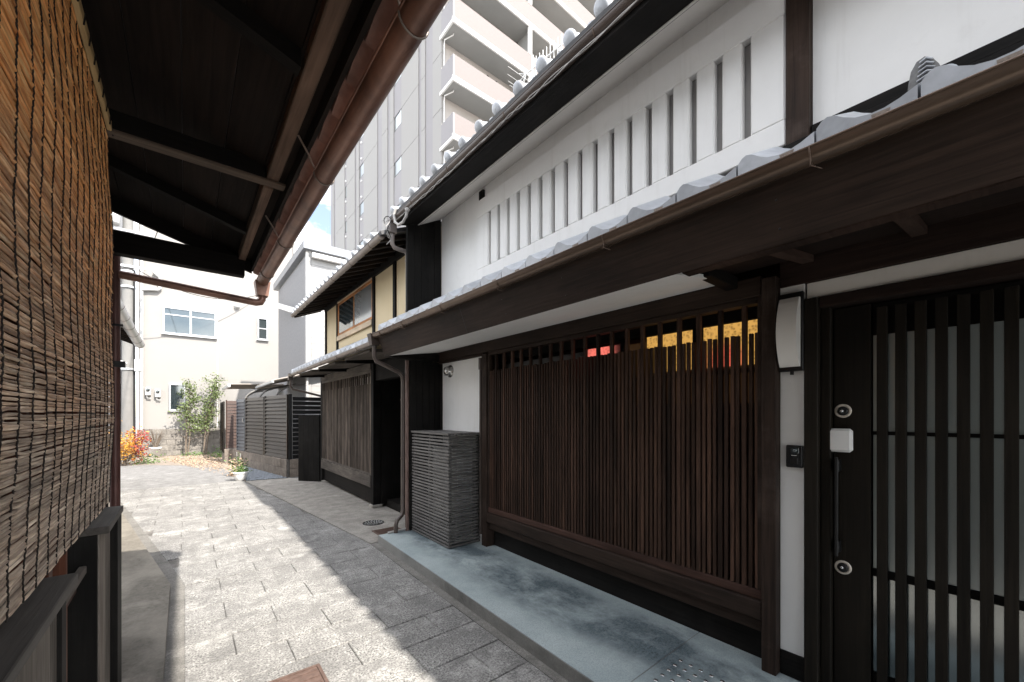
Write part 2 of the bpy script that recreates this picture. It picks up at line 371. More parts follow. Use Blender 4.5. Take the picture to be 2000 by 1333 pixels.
M['frost2'] = glass('ribbed_door_glass', (.05,.085,.085), .14, .20)
M['towerglass'] = glass('tower_glass', (.14,.155,.16), .3, .0)
M['paleglass'] = glass('pale_frosted_glass', (.55,.58,.55), .15, .25)
def lit(name, c1, c2, st, sc=160):
    m, n, b = _m(name)
    f = noise(n, pos(n), sc, 3, .7); col = ramp(n, f, [(.3, c2), (.65, c1)])
    n.links.new(col, b.inputs['Emission Color']); b.inputs['Emission Strength'].default_value = st; b.inputs['Base Color'].default_value = (.05,.03,.01,1); b.inputs['Roughness'].default_value = .25
    return m

_u3 = lit('lit_red_pane', (.85,.13,.07), (.30,.03,.02), .24)
M['lamp'] = plain('lamp_diffuser', (.74,.72,.69), (.72,.70,.67), .4, 3)
M['dim_gold'] = lit('dim_amber_pane', (.22,.10,.03), (.02,.008,.003), .035)
M['dark_glass'] = plain('dark_inner_glass', (.012,.011,.01), None, .3, 5)
M['door_z'] = wood('door_wood', (0.0063,0.0051,0.0036), (0.0144,0.0114,0.0081), 'z', .5, .12)
M['lock_ring'] = plain('champagne_ring', (.72,.66,.58), (.62,.56,.49), .3, 60, .35)
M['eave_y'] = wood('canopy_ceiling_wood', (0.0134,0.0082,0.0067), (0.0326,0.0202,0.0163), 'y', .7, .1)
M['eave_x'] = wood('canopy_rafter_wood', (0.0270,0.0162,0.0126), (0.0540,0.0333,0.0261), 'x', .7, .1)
M['grey_pipe'] = plain('grey_pipe', (.22,.19,.175), (.15,.13,.12), .4, 5)
M['red_y'] = wood('red_brown_rail', (.035,.019,.015), (.08,.045,.036), 'y', .5, .1)
M['tile_carved'] = plain('carved_tile', (.20,.20,.195), (.11,.11,.108), .6, 60)
M['black_gloss'] = plain('black_gloss', (.014,.015,.017), (.012,.013,.014), .2, 8, spec=.6)
M['frostB'] = glass('greyish_window_glass', (.30,.31,.31), .12, .15)
M['sillpale'] = wood('pale_sill_wood', (.42,.34,.24), (.58,.48,.36), 'y', .6, .1)
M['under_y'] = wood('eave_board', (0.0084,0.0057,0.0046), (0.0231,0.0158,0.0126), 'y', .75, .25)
M['redcopper'] = plain('red_copper_pipe', (.13,.06,.052), (.075,.035,.03), .4, 6, .2)
M['twine'] = plain('dark_twine', (.022,.017,.015), (.012,.009,.008), .9, 50)
M['cap_y'] = wood('dark_grey_cap', (.055,.050,.046), (.095,.088,.082), 'y', .5, .1)
M['roofcorr'] = plain('corrugated_panel', (.34,.30,.26), (.24,.21,.185), .4, 3)
M['mortar'] = plain('brown_mortar', (.30,.25,.21), (.16,.125,.10), .9, 60, bst=.4, bsc=150)

def slab_mat():
    m, n, b = _m('worn_slab'); v = pos(n)
    g = n.nodes.new('ShaderNodeNewGeometry'); sp = n.nodes.new('ShaderNodeSeparateXYZ'); n.links.new(g.outputs['Position'], sp.inputs[0])
    base = ramp(n, noise(n, v, 3.0, 7, .65), [(.3, (.29,.35,.36)), (.7, (.44,.50,.50))])
    f = noise(n, pos(n, (1.5,.9,1)), 2.0, 10, .75, .25)
    # traffic wear: the middle of the slab is polished dark, the front margin stays pale
    a1 = n.nodes.new('ShaderNodeMapRange'); a1.interpolation_type = 'SMOOTHSTEP'; a1.inputs['From Min'].default_value = 1.86; a1.inputs['From Max'].default_value = 2.16
    a2 = n.nodes.new('ShaderNodeMapRange'); a2.interpolation_type = 'SMOOTHSTEP'; a2.inputs['From Min'].default_value = 2.68; a2.inputs['From Max'].default_value = 2.42
    wv = n.nodes.new('ShaderNodeMath'); wv.operation = 'MULTIPLY_ADD'; wv.inputs[1].default_value = .35; wv.inputs[2].default_value = -.175
    n.links.new(noise(n, v, 2.6, 4, .6), wv.inputs[0]); ax = n.nodes.new('ShaderNodeMath'); ax.operation = 'ADD'; n.links.new(sp.outputs['X'], ax.inputs[0]); n.links.new(wv.outputs[0], ax.inputs[1])
    n.links.new(ax.outputs[0], a1.inputs['Value']); n.links.new(ax.outputs[0], a2.inputs['Value'])
    mm = n.nodes.new('ShaderNodeMath'); mm.operation = 'MULTIPLY'; n.links.new(a1.outputs[0], mm.inputs[0]); n.links.new(a2.outputs[0], mm.inputs[1])
    sf = ramp(n, f, [(.36, (0,0,0)), (.56, (1,1,1))]); m2 = n.nodes.new('ShaderNodeMath'); m2.operation = 'MULTIPLY'; n.links.new(sf, m2.inputs[0]); n.links.new(mm.outputs[0], m2.inputs[1])
    d = noise(n, pos(n, (1,1.7,1)), 34, 8, .8, .5)
    stain = ramp(n, d, [(.35, (.018,.032,.042)), (.66, (.14,.185,.205))])
    col = mix(n, m2.outputs[0], base, stain)
    col = mix(n, ramp(n, noise(n, v, 120, 3, .7), [(.38, (.5,.5,.5)), (.55, (0,0,0))]), col, (.20,.22,.23))
    cr = noise(n, v, .9, 4, .6, 1.2)
    ck = ramp(n, cr, [(.4985, (0,0,0)), (.5, (.5,.5,.5)), (.5015, (0,0,0))])
    n.links.new(col, b.inputs['Base Color']); b.inputs['Roughness'].default_value = .6; b.inputs['Specular IOR Level'].default_value = .35
    bump(n, b, d, .15, .003)
    return m
M['slab'] = slab_mat()
M['slit_shade'] = plain('shaded_slit_plaster', (.34,.33,.32), None, .9, 4)  # grey puts the recess shade into the plaster behind the slits
M['alu_dark'] = plain('weathered_aluminium', (.20,.19,.175), (.15,.14,.13), .45, 6, .2)

def lit_glow(name, amber, spots, st):
    """patterned glass lit from inside; red shades of the lamps behind show as soft spots"""
    m, n, b = _m(name)
    f = noise(n, pos(n), 70, 4, .8)
    vo = n.nodes.new('ShaderNodeTexVoronoi'); vo.inputs['Scale'].default_value = 55; n.links.new(pos(n), vo.inputs['Vector'])
    tex = mix(n, .5, f, vo.outputs['Distance'])
    col = ramp(n, tex, [(.22, tuple(x*.22 for x in amber)), (.55, amber)])
    g = n.nodes.new('ShaderNodeNewGeometry')
    for (c, rad, rc) in spots:
        d = n.nodes.new('ShaderNodeVectorMath'); d.operation = 'DISTANCE'; d.inputs[1].default_value = c; n.links.new(g.outputs['Position'], d.inputs[0])
        mr = n.nodes.new('ShaderNodeMapRange'); mr.interpolation_type = 'SMOOTHSTEP'; mr.inputs['From Min'].default_value = rad; mr.inputs['From Max'].default_value = rad*.35; n.links.new(d.outputs['Value'], mr.inputs['Value'])
        rr_ = ramp(n, tex, [(.2, tuple(x*.45 for x in rc)), (.6, rc)])
        col = mix(n, mr.outputs[0], col, rr_)
    n.links.new(col, b.inputs['Emission Color']); b.inputs['Emission Strength'].default_value = st; b.inputs['Base Color'].default_value = (.04,.025,.01,1); b.inputs['Roughness'].default_value = .2
    return m
M['lit_gold'] = lit_glow('lit_amber_pane', (.78,.42,.10), [((2.73,1.13,1.90), .16, (1.0,.16,.10))], .17)
M['lit_red'] = lit_glow('lit_red_pane', (.05,.012,.01), [((2.73,2.16,2.04), .22, (1.0,.20,.15))], .20)
# ================================================================ GROUND
def sheet(name, poly, z, mat, parent=None, thick=.0):
    mb = MB()
    if thick: mb.prism(poly, 'z', z-thick, z)
    else: mb.add([(p[0], p[1], z) for p in poly], [tuple(range(len(poly)))])
    return obj(name, mb, mat, parent)
tag(sheet('ground', [(-300,-300),(300,-300),(300,300),(-300,300)], -.06, M['asphalt']), kind='structure')
# --- street of granite pavers
street = tag(sheet('street', [(-.95,-4),(1.95,-4),(1.95,12.0),(-.95,12.0)], -.014, M['bed']), kind='structure')
def xl(y): return -.005 if y < 4.7 else -.005 - (y-4.7)*.172
def xr(y): return (1.655 + (y-1.4)*.016) if y < 4.75 else 1.71 - (y-4.75)*.105
row = 2.80 - .31*18; i = 0
pavers = 0
while row < 10.9:
    y0, y1 = row + .004, row + .31 - .004
    base = (.25 if (round((row-2.80)/.31) % 2) else .545)
    xs = []; x = base - .59*6
    while x < 3: xs.append(x + R.uniform(-.012,.012)); x += .59
    cuts = [(q,q) for q in xs]
    for (a,a_), (b,b_) in zip(cuts[:-1], cuts[1:]):
        A0, A1 = max(a+.0014, xl(y0)), max(a_+.0014, xl(y1)); B0, B1 = min(b-.0014, xr(y0)), min(b_-.0014, xr(y1))
        if B0 - A0 < .05 or B1 - A1 < .05: continue
        t = [R.uniform(-.0025,.0025) for _ in range(4)]; z = R.uniform(-.002,.002); c = .005
        jt = lambda: R.uniform(-.003,.003)
        pt = [(A0,y0+jt()),(B0,y0+jt()),(B1,y1+jt()),(A1,y1+jt())]
        pi = [(A0+c,pt[0][1]+c),(B0-c,pt[1][1]+c),(B1-c,pt[2][1]-c),(A1+c,pt[3][1]-c)]
        mb = MB()
        v = [(p[0],p[1],-.03) for p in pt] + [(p[0],p[1],z+t[k]-c) for k,p in enumerate(pt)] + [(p[0],p[1],z+t[k]) for k,p in enumerate(pi)]
        mb.add(v, [(0,1,5,4),(1,2,6,5),(2,3,7,6),(3,0,4,7),(4,5,9,8),(5,6,10,9),(6,7,11,10),(7,4,8,11),(8,9,10,11)])
        obj('paving_stone', mb, M['paver'], street); pavers += 1
    row += .31
# kerb strip on the left, walk, slab margin, apron
tag(sheet('kerb_strip', [(-.09,-4),(.0,-4),(.0,4.71),(-.70,8.9),(-2.6,18),(-2.75,18),(-.83,8.9),(-.105,4.63)], -.004, M['strip'], thick=.03), kind='structure')
tag(sheet('side_walk', [(-3.0,-4),(-.088,-4),(-.102,4.632),(-.82,8.9),(-2.7,18),(-6,18)], .05, M['walk'], thick=.1), kind='structure')
tag(sheet('slab_margin', [(xr(-4),-4),(1.9,-4),(1.9,4.9),(xr(4.74)+.005,4.74),(xr(1.4)+.006,1.4)], -.005, M['strip'], thick=.03), kind='structure')
tag(sheet('house_apron', [(1.715,4.76),(3.6,4.76),(3.6,10.62),(2.2,10.62),(1.95,10.85),(1.07,10.98),(1.13,10.4)], .004, M['apron'], thick=.04), kind='structure')
tag(sheet('back_road', [(-8,10.92),(1.06,10.92),(1.0,13.4),(.3,15.2),(-.9,16.4),(-3,17.2),(-8,17.5)], -.004, M['asphalt'], thick=.03), kind='structure')
tag(sheet('dirt_yard', [(1.06,10.99),(1.45,12.5),(1.6,14.5),(3.5,19.6),(-6,19.6),(-8,17.51),(-3,17.21),(-.9,16.41),(.3,15.21),(1.0,13.41)], .0, M['dirt'], thick=.04), kind='structure')
# raised concrete slab before the house
sl = [(1.70,-3.5),(1.735,1.262),(1.80,4.735),(2.70,4.735),(2.70,-3.5)]
slab = tag(sheet('raised_slab', [(1.72,1.2685),(1.7215,1.2685),(2.69,1.2685),(2.69,4.73),(1.80,4.73)], .09, M['slab'], thick=.0), kind='structure')
obj('slab_section', MB().add([(1.70,-3.5,.09),(2.69,-3.5,.09),(2.69,1.2635,.09),(1.7205,1.2635,.09)], [(0,1,2,3)]), M['slab'], slab)
mb = MB(); mb.prism([(1.692,-3.5),(2.7,-3.5),(2.7,4.735),(1.795,4.735),(1.716,1.266)], 'z', -.05, .0865)
obj('slab_edge', mb, M['slab_edge'], slab)
for ix in range(6):
    for iy in range(7):
        x, y = 2.266 - ix*.068, 1.188 - iy*.059
        obj('tactile_stud', MB().lathe([(.0125,0),(.0125,.002),(.009,.0045),(.0,.0055)], Matrix.Translation((x,y,.0902)), 12), M['steel'], slab)
# manholes and grates
mh = thing('manhole_cover', (2.065,5.62,.004), 'small round patterned iron manhole cover in the apron', 'manhole cover')
obj('rim', MB().lathe([(.145,0),(.145,.006),(.132,.007),(.132,.003),(0,.003)], Matrix.Translation((2.065,5.62,.004)), 28), M['black_metal'], mh)
mb = MB()
for k in range(40):
    a = k*2.4; r_ = .02*math.sqrt(k+.5); mb.box(2.065+r_*math.cos(a)-.007,5.62+r_*math.sin(a)-.007,.007,2.065+r_*math.cos(a)+.007,5.62+r_*math.sin(a)+.007,.012)
obj('tread_pattern', mb, M['grey_plastic'], mh)
def lid(name, x0, y0, x1, y1, z, label, nb):
    t = thing(name, ((x0+x1)/2,(y0+y1)/2,z), label, 'drain cover')
    fr = MB(); e = .018
    fr.box(x0,y0,z-.01,x1,y0+e,z+.006); fr.box(x0,y1-e,z-.01,x1,y1,z+.006); fr.box(x0,y0+e,z-.01,x0+e,y1-e,z+.006); fr.box(x1-e,y0+e,z-.01,x1,y1-e,z+.006)
    obj('frame', fr, M['rust'], t)
    box('plate', (x0+e,y0+e,z-.01,x1-e,y1-e,z+.001), M['rust'], t)
    for k in range(nb):
        yy = y0+e+(k+.5)*(y1-y0-2*e)/nb
        box('rib', (x0+e+.01,yy-.006,z+.001,x1-e-.01,yy+.006,z+.005), M['rust'], t)
    return t
M['rust'] = plain('red_brown_iron', (.16,.105,.085), (.10,.065,.052), .7, 30, .2, .3, 200)
lid('drain_cover', 1.90,4.98,2.24,5.24,.005, 'rust brown rectangular drain cover beside the foot of the downpipe', 8)
lid('meter_lid', .36,2.30,.64,2.66,.004, 'rust brown square lid among the pavers nearest the camera', 5)
# ================================================================ HOUSE A (dark townhouse on the right)
HA = thing('townhouse', (2.7,1.5,0), 'dark timber and white plaster townhouse with wide lattice window', 'house')
Y0, YE = -3.0, 4.66
def A(name, b, mat, c=0.0, parent=None): return box(name, b, M[mat], parent or HA, c)
# --- lower wall
A('wall', (2.95,Y0,.0,7.5,YE-.02,4.6), 'black_y')                       # core body behind
A('plinth', (2.66,.86,.06,2.94,3.56,.372), 'black_y')
A('ledge_board', (2.585,.86,.285,2.655,3.545,.362), 'wood_y', .003)
A('sill_beam', (2.548,.855,.366,2.70,3.552,.472), 'wood_y', .006)
A('corner_post', (2.535,.78,.09,2.66,.853,2.32), 'wood_z', .004)
A('corner_post', (2.55,3.555,.09,2.67,3.645,2.215), 'wood_z', .004)
A('head_beam', (2.552,.86,2.232,2.70,4.655,2.345), 'wood_y', .004)
# lattice: frame, rails, tall and short bars
lat = A('lattice_window', (2.575,.856,.474,2.635,3.553,.528), 'red_y' if 'red_y' in M else 'wood_y', .003)
A('frame_stile', (2.57,.856,.53,2.64,.885,2.230), 'wood_z', .002, lat)
A('frame_stile', (2.57,3.525,.53,2.64,3.553,2.230), 'wood_z', .002, lat)
A('frame_head', (2.57,.886,2.195,2.64,3.524,2.230), 'wood_y', .002, lat)
for z in (.86,1.18,1.50,1.80): A('rail', (2.606,.886,z,2.628,3.524,z+.028), 'wood_y', .001, lat)
NB = 77; p = (3.520-.892)/NB
me_t = mesh('bar', MB().box(2.574,-.0125,.53,2.604,.0125,2.194,.002), M['bar'])
me_s = mesh('bar', MB().box(2.577,-.0105,.53,2.602,.0105,2.025,.002), M['bar'])
for k in range(NB+1):
    y = .892 + k*p
    tall = (k % 4 == 2)
    o = place('bar', me_t if tall else me_s, lat, (R.uniform(-.001,.001), y + R.uniform(-.0015,.0015), 0 if tall else R.uniform(-.008,.006)))
    o.rotation_euler.x = R.uniform(-.0012,.0012)
# glazed inner sash with lit amber and red panes
A('inner_sash', (2.74,.88,.48,2.90,3.52,1.60), 'black_y')
def pane(y0, y1, z0, z1, mat, nm='pane'): return box(nm, (2.730,y0,z0,2.738,y1,z1), M[mat], HA)
for (y0,y1) in ((.88,1.27),(1.345,1.70)): pane(y0,y1,1.86,2.135,'lit_gold','lit_pane')
for (y0,y1) in ((.88,1.27),(1.345,1.70)): pane(y0,y1,1.62,1.859,'dim_gold','lit_pane')
pane(1.94,2.28,1.88,2.115,'lit_red','lit_pane')
pane(1.71,1.90,1.62,2.10,'dim_gold','pane'); pane(2.31,3.50,1.62,2.10,'dark_glass','pane')
for y in (1.275,1.3075,1.34): pass
A('sash_stile', (2.722,1.272,1.6,2.745,1.343,2.2), 'black_z'); A('sash_stile', (2.722,1.902,1.6,2.745,1.938,2.2), 'black_z'); A('sash_stile', (2.722,2.282,1.6,2.745,2.308,2.2), 'black_z')
A('sash_head', (2.72,.87,2.14,2.76,3.53,2.23), 'black_y')
# plaster bay with the slatted box, wing wall
A('plaster_panel', (2.60,3.646,.09,2.72,4.60,2.205), 'plaster', .003)
A('tie_beam', (2.57,3.646,2.206,2.70,4.655,2.231), 'wood_y', .002)
for k in range(5):
    x = 2.178 + k*.086
    A('wing_board', (x,4.66+.003*(k%2),.06,x+.083,4.70,2.225), 'black_z', .002)
A('wing_beam', (1.93,4.60,2.235,2.60,4.72,2.32), 'black_x', .004)
A('wing_post', (2.606,4.605,.09,2.70,4.655,2.2), 'black_z', .003)
# white strip wall, entrance
A('plaster_panel', (2.60,.664,.225,2.72,.779,2.30), 'plaster', .002)
A('strip_base', (2.592,.664,.09,2.71,.779,.224), 'black_y', .003)
A('plaster_panel', (2.602,-3,2.172,2.72,.655,2.256), 'plaster2', .003)
A('head_beam', (2.59,-3,2.258,2.72,.779,2.60), 'eave_y', .004)
A('door_jamb', (2.575,.600,.09,2.75,.662,2.168), 'door_z', .004)
A('door_jamb', (2.62,.556,.09,2.75,.598,2.13), 'door_z', .003)
A('door_head', (2.585,-3,2.112,2.76,.598,2.169), 'eave_y', .003)
door = A('door', (2.665,.404,.10,2.705,.552,2.105), 'door_z', .002)
nsl = 30
dm = mesh('slat', MB().box(2.655,-.0195,.10,2.685,.0195,2.08,.0015), M['door_z'])
for k in range(nsl): place('slat', dm, door, (0, .3615 - k*.0665, 0))
box('top_panel', (2.688,-1.7,1.95,2.705,.40,2.105), M['black_y'], door)
box('glass', (2.700,-1.7,.77,2.704,.40,1.948), M['frost'], door)
box('glass', (2.700,-1.7,.245,2.704,.40,.73), M['frost2'], door)
box('rail', (2.687,-1.7,.732,2.71,.40,.768), M['black_y'], door)
box('rail', (2.687,-1.7,1.445,2.699,.40,1.463), M['black_y'], door)
box('rail', (2.687,-1.7,.10,2.71,.40,.243), M['black_y'], door)
hn = obj('handle', MB().tube([(2.61,.530,.815),(2.61,.530,1.325)], .0085, 12), M['black_metal'], door)
for z in (.86,1.28): box('handle_mount', (2.612,.520,z-.03,2.664,.540,z+.03), M['black_metal'], hn, .003)
for z in (1.566,.747):
    mt = Matrix.Translation((2.6645,.513,z)) @ Matrix.Rotation(math.radians(-90),4,'Y')
    lk = obj('lock', MB().lathe([(.036,0),(.036,.004),(.033,.007),(.024,.007),(.024,.004)], mt, 32), M['lock_ring'], door)
    obj('lock_cylinder', MB().lathe([(.0235,.002),(.022,.012),(.017,.016),(.0,.016)], mt, 28), M['black_metal'], lk)
    obj('key_slot', MB().lathe([(.008,.0),(.008,.002),(0,.002)], mt @ Matrix.Translation((.0,.004,.0165)), 18), M['steel'], lk)
pl = box('lock_plate', (2.625,.470,1.352,2.663,.567,1.474), M['white_plastic'], door, .012)
box('plate_cover', (2.621,.478,1.362,2.6255,.560,1.464), M['white_plastic'], pl, .002)
# --- canopy (lower roof)
mb = MB(); mb.hexa([(1.852,Y0,2.232),(1.88,Y0,2.245),(1.88,YE,2.245),(1.852,YE,2.232),(1.765,Y0,2.455),(1.80,Y0,2.47),(1.80,YE,2.47),(1.765,YE,2.455)])
fas = obj('canopy_fascia', mb, M['wood_y'], HA)
for y in (-1.4,-.2,.55,1.7,2.3,3.4,3.95,4.5):
    for u in (.25,.7):
        q = Vector((1.852,y,2.232)).lerp(Vector((1.765,y,2.455)), u)
        obj('nail_head', MB().lathe([(.0045,-.001),(.004,.002),(0,.0028)], Matrix.Translation(q) @ Matrix.Rotation(math.radians(-69),4,'Y'), 8), M['black_metal'], fas)
for y in (2.85,-.9): obj('board_joint', MB().hexa([(1.8505,y,2.234),(1.853,y,2.234),(1.853,y+.004,2.234),(1.8505,y+.004,2.234),(1.7640,y,2.453),(1.767,y,2.453),(1.767,y+.004,2.453),(1.7640,y+.004,2.453)]), M['black_metal'], fas)
mb = MB(); mb.hexa([(1.86,1.02,2.242),(2.56,1.02,2.350),(2.56,4.62,2.350),(1.86,4.62,2.242),(1.86,1.02,2.262),(2.56,1.02,2.372),(2.56,4.62,2.372),(1.86,4.62,2.262)])
obj('soffit', mb, M['plaster'], HA)
mb = MB(); mb.hexa([(1.86,4.625,2.236),(2.56,4.625,2.344),(2.56,4.655,2.344),(1.86,4.655,2.236),(1.80,4.625,2.45),(2.56,4.625,2.9),(2.56,4.655,2.9),(1.80,4.655,2.45)])
obj('canopy_end_board', mb, M['black_x'], HA)
A('bracket_arm', (2.19,.985,2.30,2.56,1.055,2.37), 'black_x', .006)
A('bracket_arm', (2.20,-1.8,2.315,2.56,-1.73,2.42), 'black_x', .006)
A('eave_beam', (1.885,-3,2.238,1.955,.984,2.284), 'eave_x', .004)
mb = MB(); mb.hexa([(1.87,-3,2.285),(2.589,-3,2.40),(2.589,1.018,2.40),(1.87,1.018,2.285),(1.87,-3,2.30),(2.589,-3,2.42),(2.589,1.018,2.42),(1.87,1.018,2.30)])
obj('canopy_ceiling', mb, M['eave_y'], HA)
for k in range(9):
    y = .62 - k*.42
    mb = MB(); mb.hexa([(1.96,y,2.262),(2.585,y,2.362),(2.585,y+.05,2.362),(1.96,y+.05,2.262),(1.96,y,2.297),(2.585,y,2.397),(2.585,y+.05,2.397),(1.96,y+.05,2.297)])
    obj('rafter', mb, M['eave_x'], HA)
mb = MB(); mb.hexa([(1.77,Y0,2.478),(2.60,Y0,2.93),(2.60,YE+.06,2.93),(1.77,YE+.06,2.478),(1.74,Y0,2.50),(2.60,Y0,2.97),(2.60,YE+.06,2.97),(1.74,YE+.06,2.50)])
croof = obj('canopy_roof', mb, M['tile_dark'], HA)
def eave_tile(xf, z0, pitch, slope, depth, mat, gap=.004, hs=1.0):
    """flat-fronted eave tile with a hump by its far seam, rising up the roof"""
    L = pitch - gap
    u = [(0,.036),(.06,.052),(.12,.058),(.2,.052),(.3,.034),(.42,.018),(.56,.010),(.7,.010),(.84,.018),(1,.034)]
    mb = MB(); n = len(u)
    f0 = [(xf, -a*L, z0-.05) for a, h in u]; f1 = [(xf, -a*L, z0+h*hs) for a, h in u]
    b1 = [(xf+depth, -a*L, z0+h*hs+slope*depth) for a, h in u]
    f2 = [(xf+.028, -a*L, z0+h*hs-.02) for a, h in u]
    mb.add(f0+f1, [(i,i+1,n+i+1,n+i) for i in range(n-1)])
    mb.add(f1+b1, [(i,i+1,n+i+1,n+i) for i in range(n-1)], True)
    g0 = [(xf+.022,-a*L,z0-.05) for a,h in u]
    mb.add([f0[0],f1[0],b1[0],g0[0]], [(0,1,2),(0,2,3)]); mb.add([f0[-1],f1[-1],b1[-1],g0[-1]], [(2,1,0),(3,2,0)])
    mb.add(f0+g0, [(i+1,i,n+i,n+i+1) for i in range(n-1)])
    return mesh('eave_tile', mb, mat)
et = eave_tile(1.755, 2.532, .2633, .53, .30, M['tile'], .007, 1.15)
mpm = mesh('mortar', MB().hexa([(1.7535,-.185,2.49),(1.758,-.185,2.49),(1.758,-.155,2.49),(1.7535,-.155,2.49),(1.7535,-.195,2.5385),(1.758,-.195,2.5385),(1.758,-.148,2.5385),(1.7535,-.148,2.5385)]), M['mortar'])
for k in range(28):
    y = 4.626 - k*.2633
    if y < -2.7: break
    place('eave_tile', et, croof, (R.uniform(-.001,.001), y, R.uniform(-.002,.002))); place('mortar', mpm, croof, (0,y,0))
et2 = eave_tile(2.02, 2.69, .262, .53, .62, M['tile_dark'], .003)
for k in range(28):
    y = 4.626 - k*.2633
    if y < -2.7: break
    place('field_tile', et2, croof, (0, y, -.06))
# half-round gutter
def gutter(name, x, z, r, ya, yb, mat, parent, n=10, brackets=(), bmat='gutter', thick=.004, capend=True, zb=None):
    prof_o = [(x - r*math.cos(math.pi*i/n), z - r*math.sin(math.pi*i/n)) for i in range(n+1)]
    ri = r-thick
    prof_i = [(x - ri*math.cos(math.pi*i/n), z - ri*math.sin(math.pi*i/n)) for i in range(n+1)]
    mb = MB(); zb = z if zb is None else zb; dz = zb - z
    vo0 = [(p[0],ya,p[1]) for p in prof_o]; vo1 = [(p[0],yb,p[1]+dz) for p in prof_o]
    vi0 = [(p[0],ya,p[1]) for p in prof_i]; vi1 = [(p[0],yb,p[1]+dz) for p in prof_i]
    m = n+1
    mb.add(vo0+vo1, [(i,i+1,m+i+1,m+i) for i in range(n)], True)
    mb.add(vi0+vi1, [(i+1,i,m+i,m+i+1) for i in range(n)], True)
    mb.add([vo0[0],vi0[0],vi1[0],vo1[0]], [(0,1,2,3)]); mb.add([vo0[-1],vi0[-1],vi1[-1],vo1[-1]], [(3,2,1,0)])
    mb.add(vo0, [tuple(range(m))]); mb.add(vo1, [tuple(range(m))[::-1]])
    mb.tube([(x-r,ya,z+.002),(x-r,yb,zb+.002)], .0045, 6)
    g = obj(name, mb, mat, parent)
    for y in brackets:
        zz = z + dz*(y-ya)/(yb-ya)
        b = MB(); pts = [(x-(r+.002)*math.cos(a), y, zz-(r+.002)*math.sin(a)) for a in [math.pi*i/12 for i in range(13)]]
        b.tube(pts, .0032, 5)
        b.tube([pts[3], (pts[3][0]-.004,y,pts[3][2]-.028), (pts[3][0]+.02,y-.03,pts[3][2]-.045)], .002, 5) if name == 'gutter' else None
        obj('bracket', b, M[bmat], g)
    return g
gA = gutter('gutter', 1.742, 2.487, .0445, Y0, 4.70, M['gutter'], HA, brackets=(.42,1.32,2.24,3.05,3.85,4.45), zb=2.492)
# downpipe with hopper at the far end
mb = MB(); mb.hexa([(1.71,4.70,2.37),(1.80,4.70,2.37),(1.80,4.79,2.37),(1.71,4.79,2.37),(1.685,4.685,2.505),(1.80,4.685,2.505),(1.80,4.80,2.505),(1.685,4.80,2.505)])
mb.tube([(1.755,4.745,2.39),(1.755,4.745,2.24),(1.775,4.747,2.19),(2.07,4.75,2.07),(2.115,4.75,2.02),(2.12,4.75,1.95),(2.12,4.755,.34),(2.10,4.74,.28),(2.02,4.70,.235),(2.0,4.69,.18),(2.0,4.69,.085)], .026, 12)
dp = obj('downpipe', mb, M['pipe'], HA)
for z in (1.72,.98): obj('pipe_clip', MB().tube([(2.12,4.752,z),(2.12,4.752,z+.018)], .031, 12), M['pipe'], dp)
obj('worn_post', MB().tube([(2.152,4.70,.05),(2.152,4.70,2.22)], .024, 12), M['redpipe'], HA)
obj('pipe_joint', MB().tube([(1.90,4.70,.105),(2.17,4.70,.118)], .014, 8), M['cable_w'], HA)
# small brown conduit by the lattice post and a round vent hood
obj('conduit', MB().tube([(2.575,3.69,.2),(2.575,3.69,2.13)], .02, 10).tube([(2.575,3.69,2.05),(2.575,3.69,2.18)], .03, 10), M['pipe'], HA)
mt = Matrix.Translation((2.60,4.40,2.09)) @ Matrix.Rotation(math.radians(-90),4,'Y')
vh = obj('vent_hood', MB().lathe([(.078,0),(.078,.008),(.062,.012),(.060,.05),(.048,.075),(.02,.09),(0,.093)], mt, 24), M['steel'], HA)
obj('vent_mouth', MB().lathe([(.045,0),(.0,.004)], Matrix.Translation((2.55,4.40,2.045)) @ Matrix.Rotation(math.radians(160),4,'Y'), 18), M['black_metal'], vh)
# --- upper storey
A('wall', (2.602,3.749,3.02,2.94,YE-.03,4.30), 'plaster'); A('wall', (2.602,.742,3.955,2.94,3.7485,4.30), 'plaster'); A('wall', (2.616,.742,2.78,2.94,3.7485,3.954), 'slit_shade')
A('wall', (2.602,Y0,2.78,2.94,.628,4.30), 'plaster')
A('flashing_board', (2.575,.752,2.86,2.70,YE-.03,3.018), 'black_y', .004)
A('post', (2.548,.632,2.70,2.70,.738,4.28), 'wood_z', .005)
A('post_foot', (2.535,.62,2.92,2.70,.75,3.02), 'black_y', .004)
A('flashing_board', (2.57,Y0,3.03,2.60,.630,3.085), 'black_y', .004)
A('flashing_board', (2.545,Y0,2.94,2.60,.618,3.02), 'black_y', .004)
A('beam_end', (2.575,3.652,3.93,2.61,3.735,4.07), 'black_z', .003)
# slit panel
zb, zt = 3.178, 3.762; x0, x1 = 2.556, 2.614
pan = box('slit_panel', (x0,.742,zt,x1,3.748,3.955), M['plaster'], HA, .006)
box('panel_foot', (x0,.742,3.035,x1,3.748,zb), M['plaster'], pan, .006)
sl_y = [.918 + k*.1604 for k in range(17)]; wd = .047
edges = [.742] + [e for y in sl_y for e in (y, y+wd)] + [3.748]
for a, b in zip(edges[0::2], edges[1::2]): box('plaster_bar', (x0+.0005,a,zb-.004,x1-.0005,b,zt+.004), M['plaster'], pan, .010)
